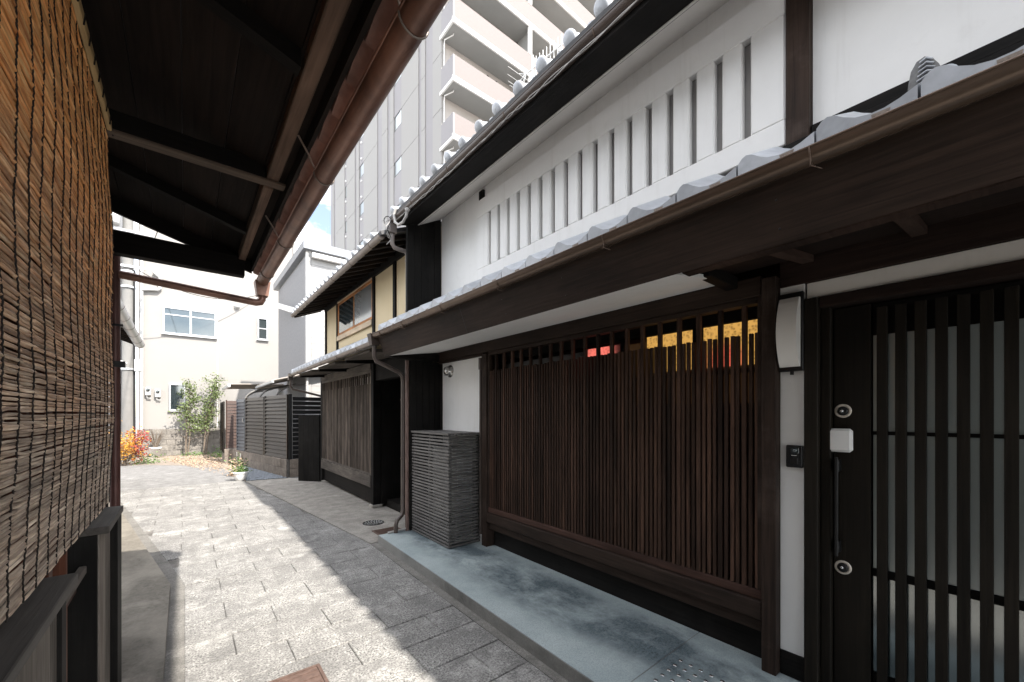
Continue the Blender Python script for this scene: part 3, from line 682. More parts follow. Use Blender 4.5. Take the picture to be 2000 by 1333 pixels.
# upper eaves
mb = MB(); mb.hexa([(2.27,Y0,3.93),(2.602,Y0,4.108),(2.602,4.64,4.108),(2.27,4.64,3.93),(2.27,Y0,3.96),(2.602,Y0,4.14),(2.602,4.64,4.14),(2.27,4.64,3.96)])
obj('plaster_cove', mb, M['plaster2'], HA)
mb = MB(); mb.hexa([(2.03,Y0,3.885),(2.30,Y0,3.945),(2.30,4.70,3.945),(2.03,4.70,3.885),(2.02,Y0,3.98),(2.30,Y0,4.09),(2.30,4.70,4.09),(2.02,4.70,3.98)])
obj('eave_fascia', mb, M['black_y'], HA)
for k in range(5):
    x = 2.13 + k*.095; zt_ = 3.90 + (x-2.0)*.4
    A('wing_board', (x,4.645+.003*(k%2),2.72,x+.0925,4.69,zt_+.1), 'black_z', .002)
mb = MB(); mb.hexa([(1.99,Y0,3.965),(6.2,Y0,5.80),(6.2,4.80,5.80),(1.99,4.80,3.965),(1.97,Y0,4.01),(6.2,Y0,5.86),(6.2,4.80,5.86),(1.97,4.80,4.01)])
uroof = obj('main_roof', mb, M['tile_dark'], HA)
def round_tile(xf, z0, slope, r, mat, depth=.34):
    ang = math.atan(slope); mt = Matrix.Translation((xf,0,z0)) @ Matrix.Rotation(math.radians(90)-ang,4,'Y')
    mb = MB().lathe([(0,-.016),(r*.6,-.014),(r*.93,-.006),(r,.004),(r,.018),(r*.86,.022),(r*.78,.06),(r*.78,depth)], mt, 18)
    return mesh('round_tile', mb, mat)
rt = round_tile(1.975, 4.052, .43, .052, M['tile']); et3 = eave_tile(1.985, 4.0, .2633, .43, .4, M['tile'], .003, .7)
for k in range(29):
    y = 4.72 - k*.2645
    place('round_tile', rt, uroof, (R.uniform(-.004,.004), y, R.uniform(-.003,.003)))
    place('eave_tile', et3, uroof, (0, y+.13, 0))
gU = gutter('roof_gutter', 2.005, 3.957, .045, Y0, 4.76, M['pipe'], HA, brackets=(1.6,2.5,3.4,4.2))
# twisted cable clipped along the upper gutter
for ph in (0, math.pi):
    pts = []; k = 0; y = -1.0
    while y < 4.75:
        tw = y*17 + 2.2*math.sin(y*2.3) + 1.1*math.sin(y*5.1); am = .0055 + .003*math.sin(y*3.7)
        pts.append((1.982+am*math.cos(tw+ph), y, 3.900+am*math.sin(tw+ph)+.007*math.sin(y*3.1)+.003*math.sin(y*11))); y += .04
    obj('twisted_cable', MB().tube(pts, .0038, 5), M['cable_w'], HA)
# hopper, cable bundle and downpipe at the upper corner
mb = MB().box(1.955,4.755,3.80,2.045,4.85,3.99,.006); mb.tube([(2.0,4.80,3.82),(2.0,4.80,3.68),(2.03,4.80,3.64),(2.10,4.80,3.63),(2.17,4.80,3.63),(2.20,4.80,3.60),(2.205,4.80,3.54),(2.205,4.80,2.75)], .027, 12)
ud = obj('downpipe', mb, M['grey_pipe'], HA)
for z in (3.50,2.86): obj('pipe_clip', MB().tube([(2.205,4.80,z),(2.205,4.80,z+.02)], .033, 12), M['gutter2'], ud)
for k in range(6):
    a = R.uniform(.05,.11); pts = []
    for j in range(15):
        t = j/14*math.pi*1.25 + .4
        pts.append((1.93-.03*math.sin(t*2+k)+.006*k, 4.80+a*.5*math.cos(t)+.01*k-.02, 3.86+a*1.5*math.sin(t)-.02*k))
    obj('cable', MB().tube(pts, .005, 6), M['cable_w'] if k % 3 else M['cable_b'], HA)
obj('conduit_bend', MB().tube([(1.965,4.60,4.03),(1.945,4.62,3.96),(1.945,4.58,3.85),(1.955,4.50,3.79),(1.965,4.40,3.79),(1.97,4.33,3.83),(1.97,4.30,3.88)], .016, 10).lathe([(.02,0),(.03,.02),(.03,.03),(0,.03)], Matrix.Translation((1.97,4.295,3.875)),14), M['cable_w'], HA)
# tiles ridge ornament on the canopy roof, antenna on the roof
# --- things at house A
t = thing('roof_ornament', (2.25,.18,2.80), 'small carved grey tile ornament perched on the canopy roof', 'ornament')
mb = MB(); prof = [(-.055,0),(-.05,.05),(-.038,.09),(-.02,.125),(.0,.142),(.022,.135),(.038,.105),(.045,.06),(.05,0)]
mb.prism([(.18+a, 2.80+b) for a,b in prof], 'x', 2.225, 2.285)
obj('body', mb, M['tile_carved'], t)
for k in range(7):
    z = 2.815+k*.017; h = .05-.004*k
    obj('carved_groove', MB().tube([(2.223,.18-h*.8,z),(2.217,.18-h*.2,z+.012),(2.219,.18+h*.5,z+.004)], .0045, 5), M['tile'], t)
obj('scroll', MB().lathe([(.03,0),(.034,.01),(.03,.02),(.016,.02),(.012,.012),(.0,.012)], Matrix.Translation((2.235,.125,2.835)) @ Matrix.Rotation(math.radians(-90),4,'Y'), 20), M['tile'], t)
# antenna on the roof
t = thing('roof_antenna', (3.6,3.95,4.7), 'thin white television antenna above the townhouse roof', 'antenna')
obj('mast', MB().tube([(3.6,3.95,4.65),(3.6,3.95,6.35)], .014, 8), M['white_paint'], t)
obj('boom', MB().tube([(3.6,4.15,6.20),(3.6,3.40,6.12)], .010, 6), M['white_paint'], t)
for k in range(9):
    y = 3.95-k*.066; z = 6.18-(3.95-y)*.107
    obj('element', MB().tube([(3.6,y,z-.13),(3.6,y,z+.13)], .005, 5), M['white_paint'], t)
for k in range(5):
    a = math.radians(-55+k*27)
    obj('reflector_rod', MB().tube([(3.6,4.08,6.19),(3.6,4.14+.1*math.cos(a),6.19+.24*math.sin(a))], .005, 5).tube([(3.4,4.14+.1*math.cos(a),6.19+.22*math.sin(a)),(3.8,4.14+.1*math.cos(a),6.19+.22*math.sin(a))], .004, 4), M['white_paint'], t)
# slatted bin enclosure
t = thing('slatted_box', (2.4,4.2,.09), 'dark slatted timber enclosure standing on the slab in the plaster bay', 'enclosure')
X0,X1,YA,YB = 2.188,2.615,3.742,4.64
N = 33; pz = (1.315-.10)/N
ms = mesh('slat', MB().box(X0,YA,0,X0+.017,YB,.0215,.0015), M['slat']); mf = mesh('slat', MB().box(X0+.0175,YA+.001,0,X1,YA+.018,.0215,.0015), M['slatx'])
for k in range(N):
    z = .10 + k*pz
    place('slat', ms, t, (R.uniform(-.0004,.0004),0,z+R.uniform(-.0005,.0005))); place('slat', mf, t, (0,R.uniform(-.0004,.0004),z+R.uniform(-.0005,.0005)))
for (x,y) in ((X0+.02,YA+.022),(X0+.02,YB-.04),(X1-.04,YA+.022),(X0+.02,(YA+YB)/2)):
    box('corner_post', (x,y,.09,x+.032,y+.032,1.31), M['slat'], t)
mt_ = mesh('top_slat', MB().box(0,YA-.012,1.318,.026,YB,1.342,.0015), M['slat'])
for k in range(12): place('top_slat', mt_, t, (X0-.012+k*.0365,0,0))
t = thing('outdoor_unit', (2.42,4.2,.09), 'pale outdoor air conditioning unit half hidden inside the slatted enclosure', 'machine')
ob = box('casing', (2.36,3.86,.30,2.58,4.55,1.16), M['grey_plastic'], t, .01)
box('base_casing', (2.36,3.86,.10,2.58,4.5,.28), M['grey_plastic'], t, .01)
for k in range(10): box('grille', (2.37+.02*k,3.855,.45,2.38+.02*k,3.8595,1.05), M['white_paint'], t)
# porch lamp
t = thing('porch_lamp', (2.60,.72,1.79), 'white curved wall lamp on a black plate beside the lattice window', 'lamp')
box('back_plate', (2.574,.664,1.785,2.601,.779,2.215), M['black_metal'], t, .003)
n = 14; out_ = []
for i in range(n+1):
    u = i/n; out_.append((2.572-.018-.06*math.sin(math.pi*u)**.8, 1.808+.375*u))
mb = MB(); prof = out_ + [(2.573,2.183),(2.573,1.808)]
mb.prism(prof[::-1], 'y', .676, .768)
obj('shade', mb, M['lamp'], t)
box('bulb_holder', (2.575,.71,1.765,2.59,.725,1.786), M['black_metal'], t)
# intercom
t = thing('intercom', (2.60,.70,1.25), 'black door intercom on the white strip beside the door', 'intercom')
box('housing', (2.578,.668,1.256,2.602,.745,1.378), M['black_gloss'], t, .004)
box('camera_window', (2.5765,.685,1.335,2.579,.725,1.365), M['glass'], t, .001)
mt = Matrix.Translation((2.5765,.705,1.35)) @ Matrix.Rotation(math.radians(-90),4,'Y')
obj('lens', MB().lathe([(.010,0),(.008,.003),(0,.004)], mt, 16), M['glass'], t)
box('call_button', (2.5755,.69,1.275,2.579,.725,1.312), M['black_metal'], t, .002)
for k in range(6): box('name_print', (2.5772,.7165-k*.0042,1.3215,2.5778,.7195-k*.0042,1.3245), M['white_paint'], t)
# ================================================================ HOUSE B (next townhouse along)
HB = thing('townhouse', (2.8,7.6,0), 'old townhouse with ochre upper walls and orange framed window', 'house')
def Bx(name, b, mat, c=0.0, parent=None): return box(name, b, M[mat], parent or HB, c)
Bx('wall', (3.0,4.9,0,7.6,9.75,4.2), 'black_y')
# lattice bay
Bx('corner_post', (2.385,6.50,.05,2.51,6.605,2.42), 'black_z', .004)
Bx('post_stone', (2.36,6.475,.0,2.535,6.63,.055), 'apron', .008)
Bx('corner_post', (2.385,9.70,.05,2.51,9.80,2.42), 'black_z', .004)
Bx('sill_beam', (2.37,6.607,.33,2.47,9.698,.525), 'grey_y', .005)
Bx('head_beam', (2.37,6.607,2.29,2.47,9.698,2.40), 'grey_y', .005)
Bx('under_beam', (2.44,6.62,.05,2.9,9.69,.30), 'black_y')
lat = Bx('lattice_window', (2.385,6.607,.528,2.445,9.698,.56), 'grey_y', .002)
Bx('frame_head', (2.385,6.607,2.235,2.445,9.698,2.287), 'grey_y', .002, lat)
for z in (.90,1.28,1.65,1.98): Bx('rail', (2.418,6.61,z,2.435,9.69,z+.025), 'grey_y', 0, lat)
mt1 = mesh('bar', MB().box(2.388,-.012,.56,2.416,.012,2.234), M['latB']); ms1 = mesh('bar', MB().box(2.391,-.009,.56,2.414,.009,2.06), M['latB'])
nb = 53
for k in range(nb):
    y = 6.635 + k*(9.67-6.635)/(nb-1)
    place('bar', mt1 if k % 2 == 0 else ms1, lat, (0,y,0))
Bx('dark_gap_sheet', (2.60,6.62,.3,2.66,9.69,2.06), 'black_y')  # black sheet added for the shade of the open entry behind the bars
for k in range(7): Bx('bright_gap_panel', (2.60,6.7+k*.43,2.062,2.62,6.7+k*.43+.3,2.234), 'plaster')  # pale panels added to stand for brightness seen through the lattice top
# entrance recess
for k in range(10): Bx('door_board', (2.93,4.95+k*.157,.05,2.96,4.95+k*.157+.152,2.3), 'black_z', .003)
Bx('side_wall', (2.52,6.49,.05,2.99,6.53,2.35), 'black_z')
Bx('threshold', (2.6,4.9,.0,2.95,6.48,.12), 'black_y', .004)
Bx('lintel', (2.42,4.78,2.10,2.55,6.50,2.40), 'black_y', .004)
Bx('ochre_panel', (2.60,4.765,1.9,2.66,4.9,2.3), 'ochre')
# lower roof
mb = MB(); mb.hexa([(1.84,4.82,2.40),(2.47,4.82,2.72),(2.47,9.82,2.72),(1.84,9.82,2.40),(1.80,4.82,2.44),(2.47,4.82,2.88),(2.47,9.82,2.88),(1.80,9.82,2.44)])
lr = obj('canopy_roof', mb, M['tile_dark'], HB)
eb = eave_tile(1.80, 2.462, .236, .6, .32, M['tile'], .006)
k = 0; y = 9.86
while y > 4.95: place('eave_tile', eb, lr, (0,y,R.uniform(-.003,.003))); y -= .238
gutter('gutter', 1.79, 2.435, .04, 4.86, 9.86, M['gutter2'], HB, brackets=(5.4,6.3,7.2,8.1,9.0,9.6), bmat='gutter', zb=2.405)
for k in range(3):
    y = 5.2+k*1.55
    mb = MB(); mb.hexa([(1.86,y,2.36),(2.42,y,2.42),(2.42,y+1.05,2.42),(1.86,y+1.05,2.36),(1.86,y,2.395),(2.42,y,2.47),(2.42,y+1.05,2.47),(1.86,y+1.05,2.395)])
    obj('eave_panel', mb, M['grey_y'], HB)
    mb = MB(); mb.hexa([(1.9,y+1.1,2.33),(2.42,y+1.1,2.36),(2.42,y+1.16,2.36),(1.9,y+1.16,2.33),(1.9,y+1.1,2.39),(2.42,y+1.1,2.46),(2.42,y+1.16,2.46),(1.9,y+1.16,2.39)])
    obj('eave_arm', mb, M['black_x'], HB)
obj('downpipe', MB().box(1.75,9.86,2.29,1.84,9.95,2.44,.004).tube([(1.80,9.9,2.30),(1.80,9.9,2.16),(1.84,9.9,2.10),(2.55,9.88,1.93),(2.60,9.86,1.88),(2.60,9.86,.05)], .026, 10), M['pipe'], HB)
# upper storey
Bx('wall', (2.475,4.80,2.7,2.98,9.66,4.15), 'ochre')
for y in (9.60,8.72,6.64,5.77): Bx('post', (2.445,y,2.82,2.55,y+.085,3.98), 'black_z', .003)
Bx('head_rail', (2.44,4.8,3.86,2.56,9.69,4.08), 'black_y', .003)
Bx('foot_rail', (2.44,4.8,2.84,2.56,9.69,2.885), 'black_y', .003)
win = Bx('window', (2.455,6.73,3.16,2.52,8.715,3.215), 'orange', .003)
Bx('frame', (2.455,6.73,3.795,2.52,8.715,3.845), 'orange', .003, win)
for y in (6.73,7.69,8.665): Bx('frame', (2.457,y,3.217,2.518,y+.05,3.793), 'orange', .003, win)
Bx('pane', (2.464,6.782,3.217,2.469,7.688,3.793), 'frostB', 0, win); Bx('pane', (2.464,7.742,3.217,2.469,8.663,3.793), 'glass', 0, win)
Bx('window_sill', (2.43,6.73,3.06,2.5,8.715,3.155), 'sillpale', .003, win); Bx('window_head', (2.44,6.73,3.85,2.5,8.715,3.885), 'sillpale', .003, win)
# upper eaves with rafters
mb = MB(); mb.hexa([(1.87,4.80,3.76),(2.6,4.80,4.06),(2.6,10.15,4.06),(1.87,10.15,3.76),(1.85,4.80,3.80),(6.2,4.80,5.7),(6.2,10.15,5.7),(1.85,10.15,3.80)])
ur = obj('main_roof', mb, M['tile_dark'], HB)
rm = MB(); rm.hexa([(1.90,0,3.715),(2.46,0,3.945),(2.46,.04,3.945),(1.90,.04,3.715),(1.90,0,3.765),(2.46,0,3.995),(2.46,.04,3.995),(1.90,.04,3.765)])
rme = mesh('rafter', rm, M['under_x'])
for k in range(19): place('rafter', rme, HB, (0,4.9+k*.285,0))
rtb = round_tile(1.86, 3.845, .43, .045, M['tile'], .3); ebu = eave_tile(1.87, 3.80, .236, .43, .35, M['tile'], .004, .7)
k = 0; y = 10.12
while y > 4.9: place('round_tile', rtb, ur, (0,y,R.uniform(-.004,.004))); place('eave_tile', ebu, ur, (0,y+.1,0)); y -= .25
gutter('roof_gutter', 1.885, 3.765, .042, 4.86, 10.18, M['gutter2'], HB, brackets=(5.2,6.0,6.9,7.8,8.7,9.5,10.0), bmat='gutter', zb=3.79)
obj('gable_board', MB().hexa([(1.92,9.78,3.72),(2.9,9.78,4.1),(2.9,9.82,4.1),(1.92,9.82,3.72),(1.92,9.78,3.79),(2.9,9.78,4.2),(2.9,9.82,4.2),(1.92,9.82,3.79)]), M['grey_y'], HB)
# dark board shield at the far corner of the lattice
t = thing('board_shield', (2.2,10.0,0), 'upright black timber shield between the lattice bay and the fence', 'board screen')
for k in range(4):
    x = 2.02 + k*.085; y = 10.26-k*.11
    mb = MB(); mb.hexa([(x,y,.0),(x+.083,y-.107,.0),(x+.10,y-.095,.0),(x+.017,y+.012,.0),(x,y,1.52),(x+.083,y-.107,1.52),(x+.10,y-.095,1.52),(x+.017,y+.012,1.52)])
    obj('board', mb, M['black_z'], t)
box('edge_post', (2.35,9.815,.0,2.41,9.865,1.53), M['black_z'], t, .003)
# ================================================================ LEFT HOUSE
HL = thing('townhouse', (-.5,1.0,0), 'old timber townhouse at the left edge with deep dark eaves', 'house')
def L(name, b, mat, c=0.0, parent=None): return box(name, b, M[mat], parent or HL, c)
YF = 3.68
L('wall', (-5,-4,0,-.50,YF-.02,4.6), 'black_y')
L('wall_foot', (-.499,-4,.05,-.42,YF-.03,.28), 'grey_y', .004)
# corner post, pale and red brown strips beside the blind
L('corner_post', (-.47,YF-.11,.05,-.385,YF-.02,2.95), 'black_z', .004)
L('weathered_strip', (-.40,2.80,.05,-.345,2.84,2.70), 'grey_z', .003)
for y in (3.02,3.28): L('frame_stile', (-.42,y,.05,-.36,y+.04,2.6), 'red_z', .003)
for k,y in enumerate((-.9,.1,1.05,2.02)): L('frame_stile', (-.42,y,.3,-.355,y+.055,2.75), 'red_z', .003)
for y in (1.55,1.80,2.30,2.52): L('frame_stile', (-.41,y,.3,-.36,y+.03,2.75), 'red_z', .002)
for z in (.78,1.86): L('frame_rail', (-.41,-1,z,-.362,2.79,z+.04), 'red_y', .003)
L('glass_pane', (-.402,-.9,.3,-.396,2.78,2.75), 'paleglass')
L('glass_pane', (-.402,2.86,.3,-.396,3.5,2.6), 'glass')
# canopy
def rz(x): return 2.985 - .30*(x+.357)          # underside of roof boards
mb = MB(); x0, x1 = -.50, .47
mb.hexa([(x0,-4,rz(x0)),(x1,-4,rz(x1)),(x1,YF+.02,rz(x1)),(x0,YF+.02,rz(x0)),(x0,-4,rz(x0)+.06),(x1,-4,rz(x1)+.05),(x1,YF+.02,rz(x1)+.05),(x0,YF+.02,rz(x0)+.06)])
cr = obj('canopy_roof', mb, M['tile_dark'], HL)
# underside boards run along the street, each its own
nbd = 6
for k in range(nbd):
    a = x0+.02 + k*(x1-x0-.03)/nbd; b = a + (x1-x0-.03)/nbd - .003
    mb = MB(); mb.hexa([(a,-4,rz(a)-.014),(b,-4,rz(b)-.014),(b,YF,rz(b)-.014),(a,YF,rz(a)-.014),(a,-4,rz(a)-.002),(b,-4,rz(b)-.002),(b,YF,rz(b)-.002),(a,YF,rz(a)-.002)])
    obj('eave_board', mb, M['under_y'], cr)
for y in (-1.0,-.2,.62,1.48,2.33,3.05):
    mb = MB(); h = .05
    xa, xb = -.36, .40
    if y in (2.33,): continue
    mb.hexa([(xa,y,rz(xa)-.075),(.30,y,rz(.30)-.075),(.30,y+.05,rz(.30)-.075),(xa,y+.05,rz(xa)-.075),(xa,y,rz(xa)-.015),(.30,y,rz(.30)-.015),(.30,y+.05,rz(.30)-.015),(xa,y+.05,rz(xa)-.015)])
    obj('rafter', mb, M['black_x'], HL)
# horizontal arm, purlin, end beam
for y in (2.30,.10): L('bracket_arm', (-.36,y,2.722,.31,y+.06,2.80), 'black_x', .004); L('arm_lit_strip', (-.36,y+.002,2.708,.397,y+.058,2.7215), 'arm_lit_x', .002)  # black colour shades the arm sides; added pale strip stands for the lit underside
L('purlin', (.312,-4,2.7225,.366,2.36,2.80), 'purlin', .004); L('purlin', (.306,2.361,2.702,.350,3.60,2.785), 'purlin', .004)
L('end_beam', (-.38,YF-.10,2.585,.345,YF-.02,2.73), 'black_x', .004)
obj('rake_board', MB().hexa([(-.5,YF-.01,2.918),(.40,YF-.01,2.645),(.40,YF+.015,2.645),(-.5,YF+.015,2.918),(-.5,YF-.01,3.06),(.40,YF-.01,2.79),(.40,YF+.015,2.79),(-.5,YF+.015,3.06)]), M['black_x'], HL)
mb = MB(); mb.hexa([(.395,-4,2.665),(.41,-4,2.665),(.41,YF+.02,2.665),(.395,YF+.02,2.665),(.395,-4,2.73),(.41,-4,2.73),(.41,YF+.02,2.73),(.395,YF+.02,2.73)])
obj('fascia_board', mb, M['black_y'], HL)
# stepped eave tiles seen from below
etl = MB(); etl.hexa([(.412,-.150,2.685),(.475,-.150,2.665),(.475,0,2.628),(.412,0,2.648),(.412,-.150,2.72),(.475,-.150,2.71),(.475,0,2.70),(.412,0,2.71)])
etm = mesh('eave_tile', etl, M['tile_pink'])
y = YF
while y > -1.5: place('eave_tile', etm, cr, (R.uniform(-.004,.004),y,R.uniform(-.003,.003))); y -= .178
gutter('copper_gutter', .467, 2.598, .040, -4, YF-.02, M['copper'], HL, brackets=(.2,.98,1.86,2.72,3.40), bmat='gutter2', zb=2.588)
for y in (.98,1.86,2.72):
    obj('gutter_hook', MB().tube([(.36,y-.03,2.70),(.40,y-.02,2.645),(.428,y,2.605)], .004, 6), M['gutter2'], HL)
    obj('hook_tip', MB().tube([(.508,y,2.60),(.515,y-.01,2.625)], .005,6), M['gutter2'], HL)
# hopper and cross pipe to the wall
mb = MB(); mb.hexa([(.43,YF-.05,2.475),(.505,YF-.05,2.475),(.505,YF+.03,2.475),(.43,YF+.03,2.475),(.415,YF-.06,2.585),(.518,YF-.06,2.585),(.518,YF+.04,2.585),(.415,YF+.04,2.585)])
hop = obj('copper_hopper', mb, M['copper'], HL)
obj('cross_pipe', MB().tube([(.468,YF,2.49),(.468,YF,2.455),(.455,YF,2.43),(.43,YF,2.422),(-.34,YF+.02,2.478)], .027, 12), M['copper'], hop)
dpl = obj('copper_downpipe', MB().tube([(-.360,YF+.03,2.60),(-.360,YF+.03,.06)], .026, 12), M['redcopper'], HL)
box('pipe_clip', (-.42,YF,1.86,-.31,YF+.04,1.90), M['black_metal'], dpl); box('pipe_clip', (-.40,YF,2.13,-.32,YF+.04,2.145), M['black_metal'], dpl)
L('wall', (-1.2,-4,2.9,-.49,YF-.1,4.4), 'plaster2')
mb = MB(); mb.hexa([(-.2,-4,4.35),(-5,-4,6.2),(-5,YF+.2,6.2),(-.2,YF+.2,4.35),(-.2,-4,4.42),(-5,-4,6.27),(-5,YF+.2,6.27),(-.2,YF+.2,4.42)])
obj('main_roof', mb, M['tile_dark'], HL)
# ---------------------------------------------------------------- reed blind
BL = thing('reed_blind', (-.245,1.6,1.19), 'brown reed blind hanging from the eaves at the left edge', 'blind')
XB, YB0, YB1, ZB0, ZB1 = -.245, .55, 2.345, 1.185, 2.705
SP = .0872; strings = []; y = YB1-.02
while y > YB0: strings.append(y); y -= SP
strings = strings[::-1]
NR = 236; dz = (ZB1-ZB0)/NR
def reed(seed):
    rr = random.Random(seed); mb = MB(); pts = []; rs = []
    base_r = rr.uniform(.0029,.0037)
    n = len(strings); y_prev = YB0 + rr.uniform(-.015,.01)
    pts.append((0,y_prev,0)); rs.append(base_r*.9)
    off = 0
    for i, ys in enumerate(strings):
        zc = rr.uniform(-.0022,.0022); xc = rr.uniform(-.0025,.0025)
        pts.append((xc,ys-.05,zc)); rs.append(base_r*rr.uniform(.9,1.12))
        pts.append((xc,ys-.008,zc)); rs.append(base_r*rr.uniform(.9,1.05))
        pts.append((xc*.5-.0006,ys,zc*.7)); rs.append(base_r*.8)
        pts.append((xc,ys+.008,zc*.9)); rs.append(base_r*.95)
    pts.append((0,YB1+rr.uniform(-.004,.008),0)); rs.append(base_r*.9)
    return mesh('reed', mb.tube(pts, rs, 6), M['reed'])
reeds = [reed(100+i) for i in range(16)]
def wav(z): return .010*math.sin((z-1.1)*2.2) + .004*math.sin(z*9)
for k in range(NR):
    z = ZB0 + (k+.5)*dz
    o = place('reed', reeds[R.randrange(16)], BL, (XB + wav(z) + R.uniform(-.0012,.0012), 0, z + R.uniform(-.0012,.0012)))
    o.rotation_euler = (R.uniform(-.0016,.0016), 0, 0)
for i, ys in enumerate(strings):
    pts = []; ph = R.random()*6; zz = ZB0
    for k in range(NR+1):
        z = ZB0 + k*dz
        s_ = 1 if k % 2 else -1
        pts.append((XB + wav(z) + .0042, ys + .0022*s_ + .007*math.sin(z*6+ph) + .004*math.sin(z*23+ph*2) + .003*math.sin(z*57+ph*3), z))
    obj('twine', MB().tube(pts, .0014, 4), M['twine'], BL)
box('top_batten', (XB-.004,YB0,ZB1+.004,XB+.012,YB1,ZB1+.042), M['batten'], BL, .003)
for i, ys in enumerate(strings):
    z0, z1 = ZB1+.003, ZB1+.043
    obj('lashing', MB().tube([(XB+.0125,ys,z0-.006),(XB+.0138,ys+.008,z0+.018),(XB+.0125,ys+.018,z1),(XB-.002,ys+.02,z1+.002)], .0022, 5), M['twine'], BL)
# ---------------------------------------------------------------- low fences under the blind
def low_fence(name, ya, yb, label):
    t = thing(name, (-.33,(ya+yb)/2,.05), label, 'fence')
    box('cap', (-.42,ya-.02,1.018,-.262,yb+.015,1.05), M['cap_y'], t, .003)
    n = max(2, int((yb-ya)/.13)); pw = (yb-ya)/n
    for k in range(n): box('board', (-.315,ya+k*pw+.002,.10,-.295,ya+(k+1)*pw-.002,1.017), M['grey_z'], t, .002)
    box('end_post', (-.36,yb-.06,.05,-.285,yb,1.017), M['black_z'], t, .003)
    box('rail', (-.35,ya,.35,-.316,yb-.062,.40), M['black_y'], t)
    return t
low_fence('board_fence', -1.5, 1.83, 'low weathered board fence under the blind, nearest the camera')
f2 = low_fence('board_fence', 2.53, 3.02, 'short dark capped fence past the end of the blind')
box('end_board', (-.415,2.512,.05,-.30,2.529,1.017), M['black_z'], f2, .002); box('street_post', (-.312,2.86,.05,-.268,3.02,1.017), M['black_z'], f2, .003)
L('window_rail', (-.355,1.86,.86,-.33,2.50,.895), 'grey_y', .004)
# ================================================================ FAR BUILDINGS
# --- cream building closing the street
YC = 19.7
CB = thing('cream_building', (1.2,20.5,0), 'plain cream building with sliding window closing the end of the street', 'building')
mb = MB(); mb.box(-1.31,YC,.0,3.80,YC+9,9.6)
obj('wall', mb, M['cream'], CB)
box('parapet', (-1.38,YC-.08,9.6,3.87,YC+9,9.8), M['roofmetal'], CB)
for x in (.98,): box('panel_joint', (x,YC-.004,1.0,x+.02,YC,9.6), M['plaster2'], CB)
def window(parent, x0, x1, z0, z1, y, fm='alu', gm='glass', mull=None, cross=None, fw=.05):
    mb = MB(); mb.box(x0,y-.06,z0,x1,y,z0+fw); mb.box(x0,y-.06,z1-fw,x1,y,z1); mb.box(x0,y-.06,z0+fw,x0+fw,y,z1-fw); mb.box(x1-fw,y-.06,z0+fw,x1,y,z1-fw)
    wn = obj('window', mb, M[fm], parent)
    box('pane', (x0+fw,y-.02,z0+fw,x1-fw,y-.012,z1-fw), M[gm], wn)
    if mull: box('mullion', (mull-.03,y-.05,z0+fw,mull+.03,y-.021,z1-fw), M[fm], wn)
    if cross: box('transom', (x0+fw,y-.045,cross-.02,x1-fw,y-.021,cross+.02), M[fm], wn)
    box('sill', (x0-.03,y-.09,z0-.04,x1+.03,y,z0-.002), M[fm], wn)
    return wn
window(CB,-.65,.95,4.56,5.56,YC,mull=.16,cross=5.28)
window(CB,2.34,2.71,4.68,5.60,YC,cross=5.15)
window(CB,-.475,.0,1.68,2.69,YC)
obj('vent_hood', MB().lathe([(.11,0),(.11,.02),(.09,.03),(.085,.10),(.05,.14),(0,.15)], Matrix.Translation((1.63,YC,5.94)) @ Matrix.Rotation(math.radians(90),4,'X'), 18), M['grey_plastic'], CB)
obj('downpipe', MB().tube([(-1.22,YC-.08,.95),(-1.22,YC-.08,9.5)], .045, 8), M['grey_plastic'], CB)
obj('corner_pipe', MB().tube([(3.72,YC-.06,.2),(3.72,YC-.06,9.5)], .05, 8), M['grey_plastic'], CB)
obj('pipe_bend', MB().tube([(-1.22,YC-.09,6.05),(-1.0,YC-.09,6.1),(-.78,YC-.09,6.12),(-.72,YC-.09,6.2),(-.72,YC-.09,6.6),(-.9,YC-.09,6.75)], .06, 8), M['grey_plastic'], CB)
for (x0,x1,z0,z1) in ((-1.13,-.97,2.22,2.52),(-.87,-.70,2.16,2.46)):
    mtr = box('meter', (x0,YC-.12,z0,x1,YC,z1), M['grey_plastic'], CB, .02)
    obj('meter_dial', MB().lathe([(.055,0),(.05,.03),(0,.04)], Matrix.Translation(((x0+x1)/2,YC-.12,z1-.09)) @ Matrix.Rotation(math.radians(90),4,'X'), 14), M['glass'], mtr)
    obj('meter_pipe', MB().tube([((x0+x1)/2-.03,YC-.06,z0),((x0+x1)/2-.03,YC-.06,z0-.09),((x0+x1)/2+.08,YC-.06,z0-.10)], .02, 6), M['grey_plastic'], mtr)
# --- block wall at its foot
BW = thing('block_wall', (0,YC-.15,0), 'low concrete block wall at the foot of the cream building', 'wall')
mbk = {}
for r_ in range(5):
    off = 0 if r_ % 2 else .2; x = -1.34 - off + .4
    x = -1.34
    first = True
    while x < 3.4:
        L_ = .2 if (first and r_ % 2) else .4; first = False
        key = L_
        if key not in mbk: mbk[key] = mesh('block', MB().box(.004,0,.003,L_-.004,.12,.194,.005), M['block'])
        place('block', mbk[key], BW, (x,YC-.19,r_*.2)); x += L_
box('mortar_core', (-1.335,YC-.18,0,3.4,YC-.075,.995), M['bed'], BW)
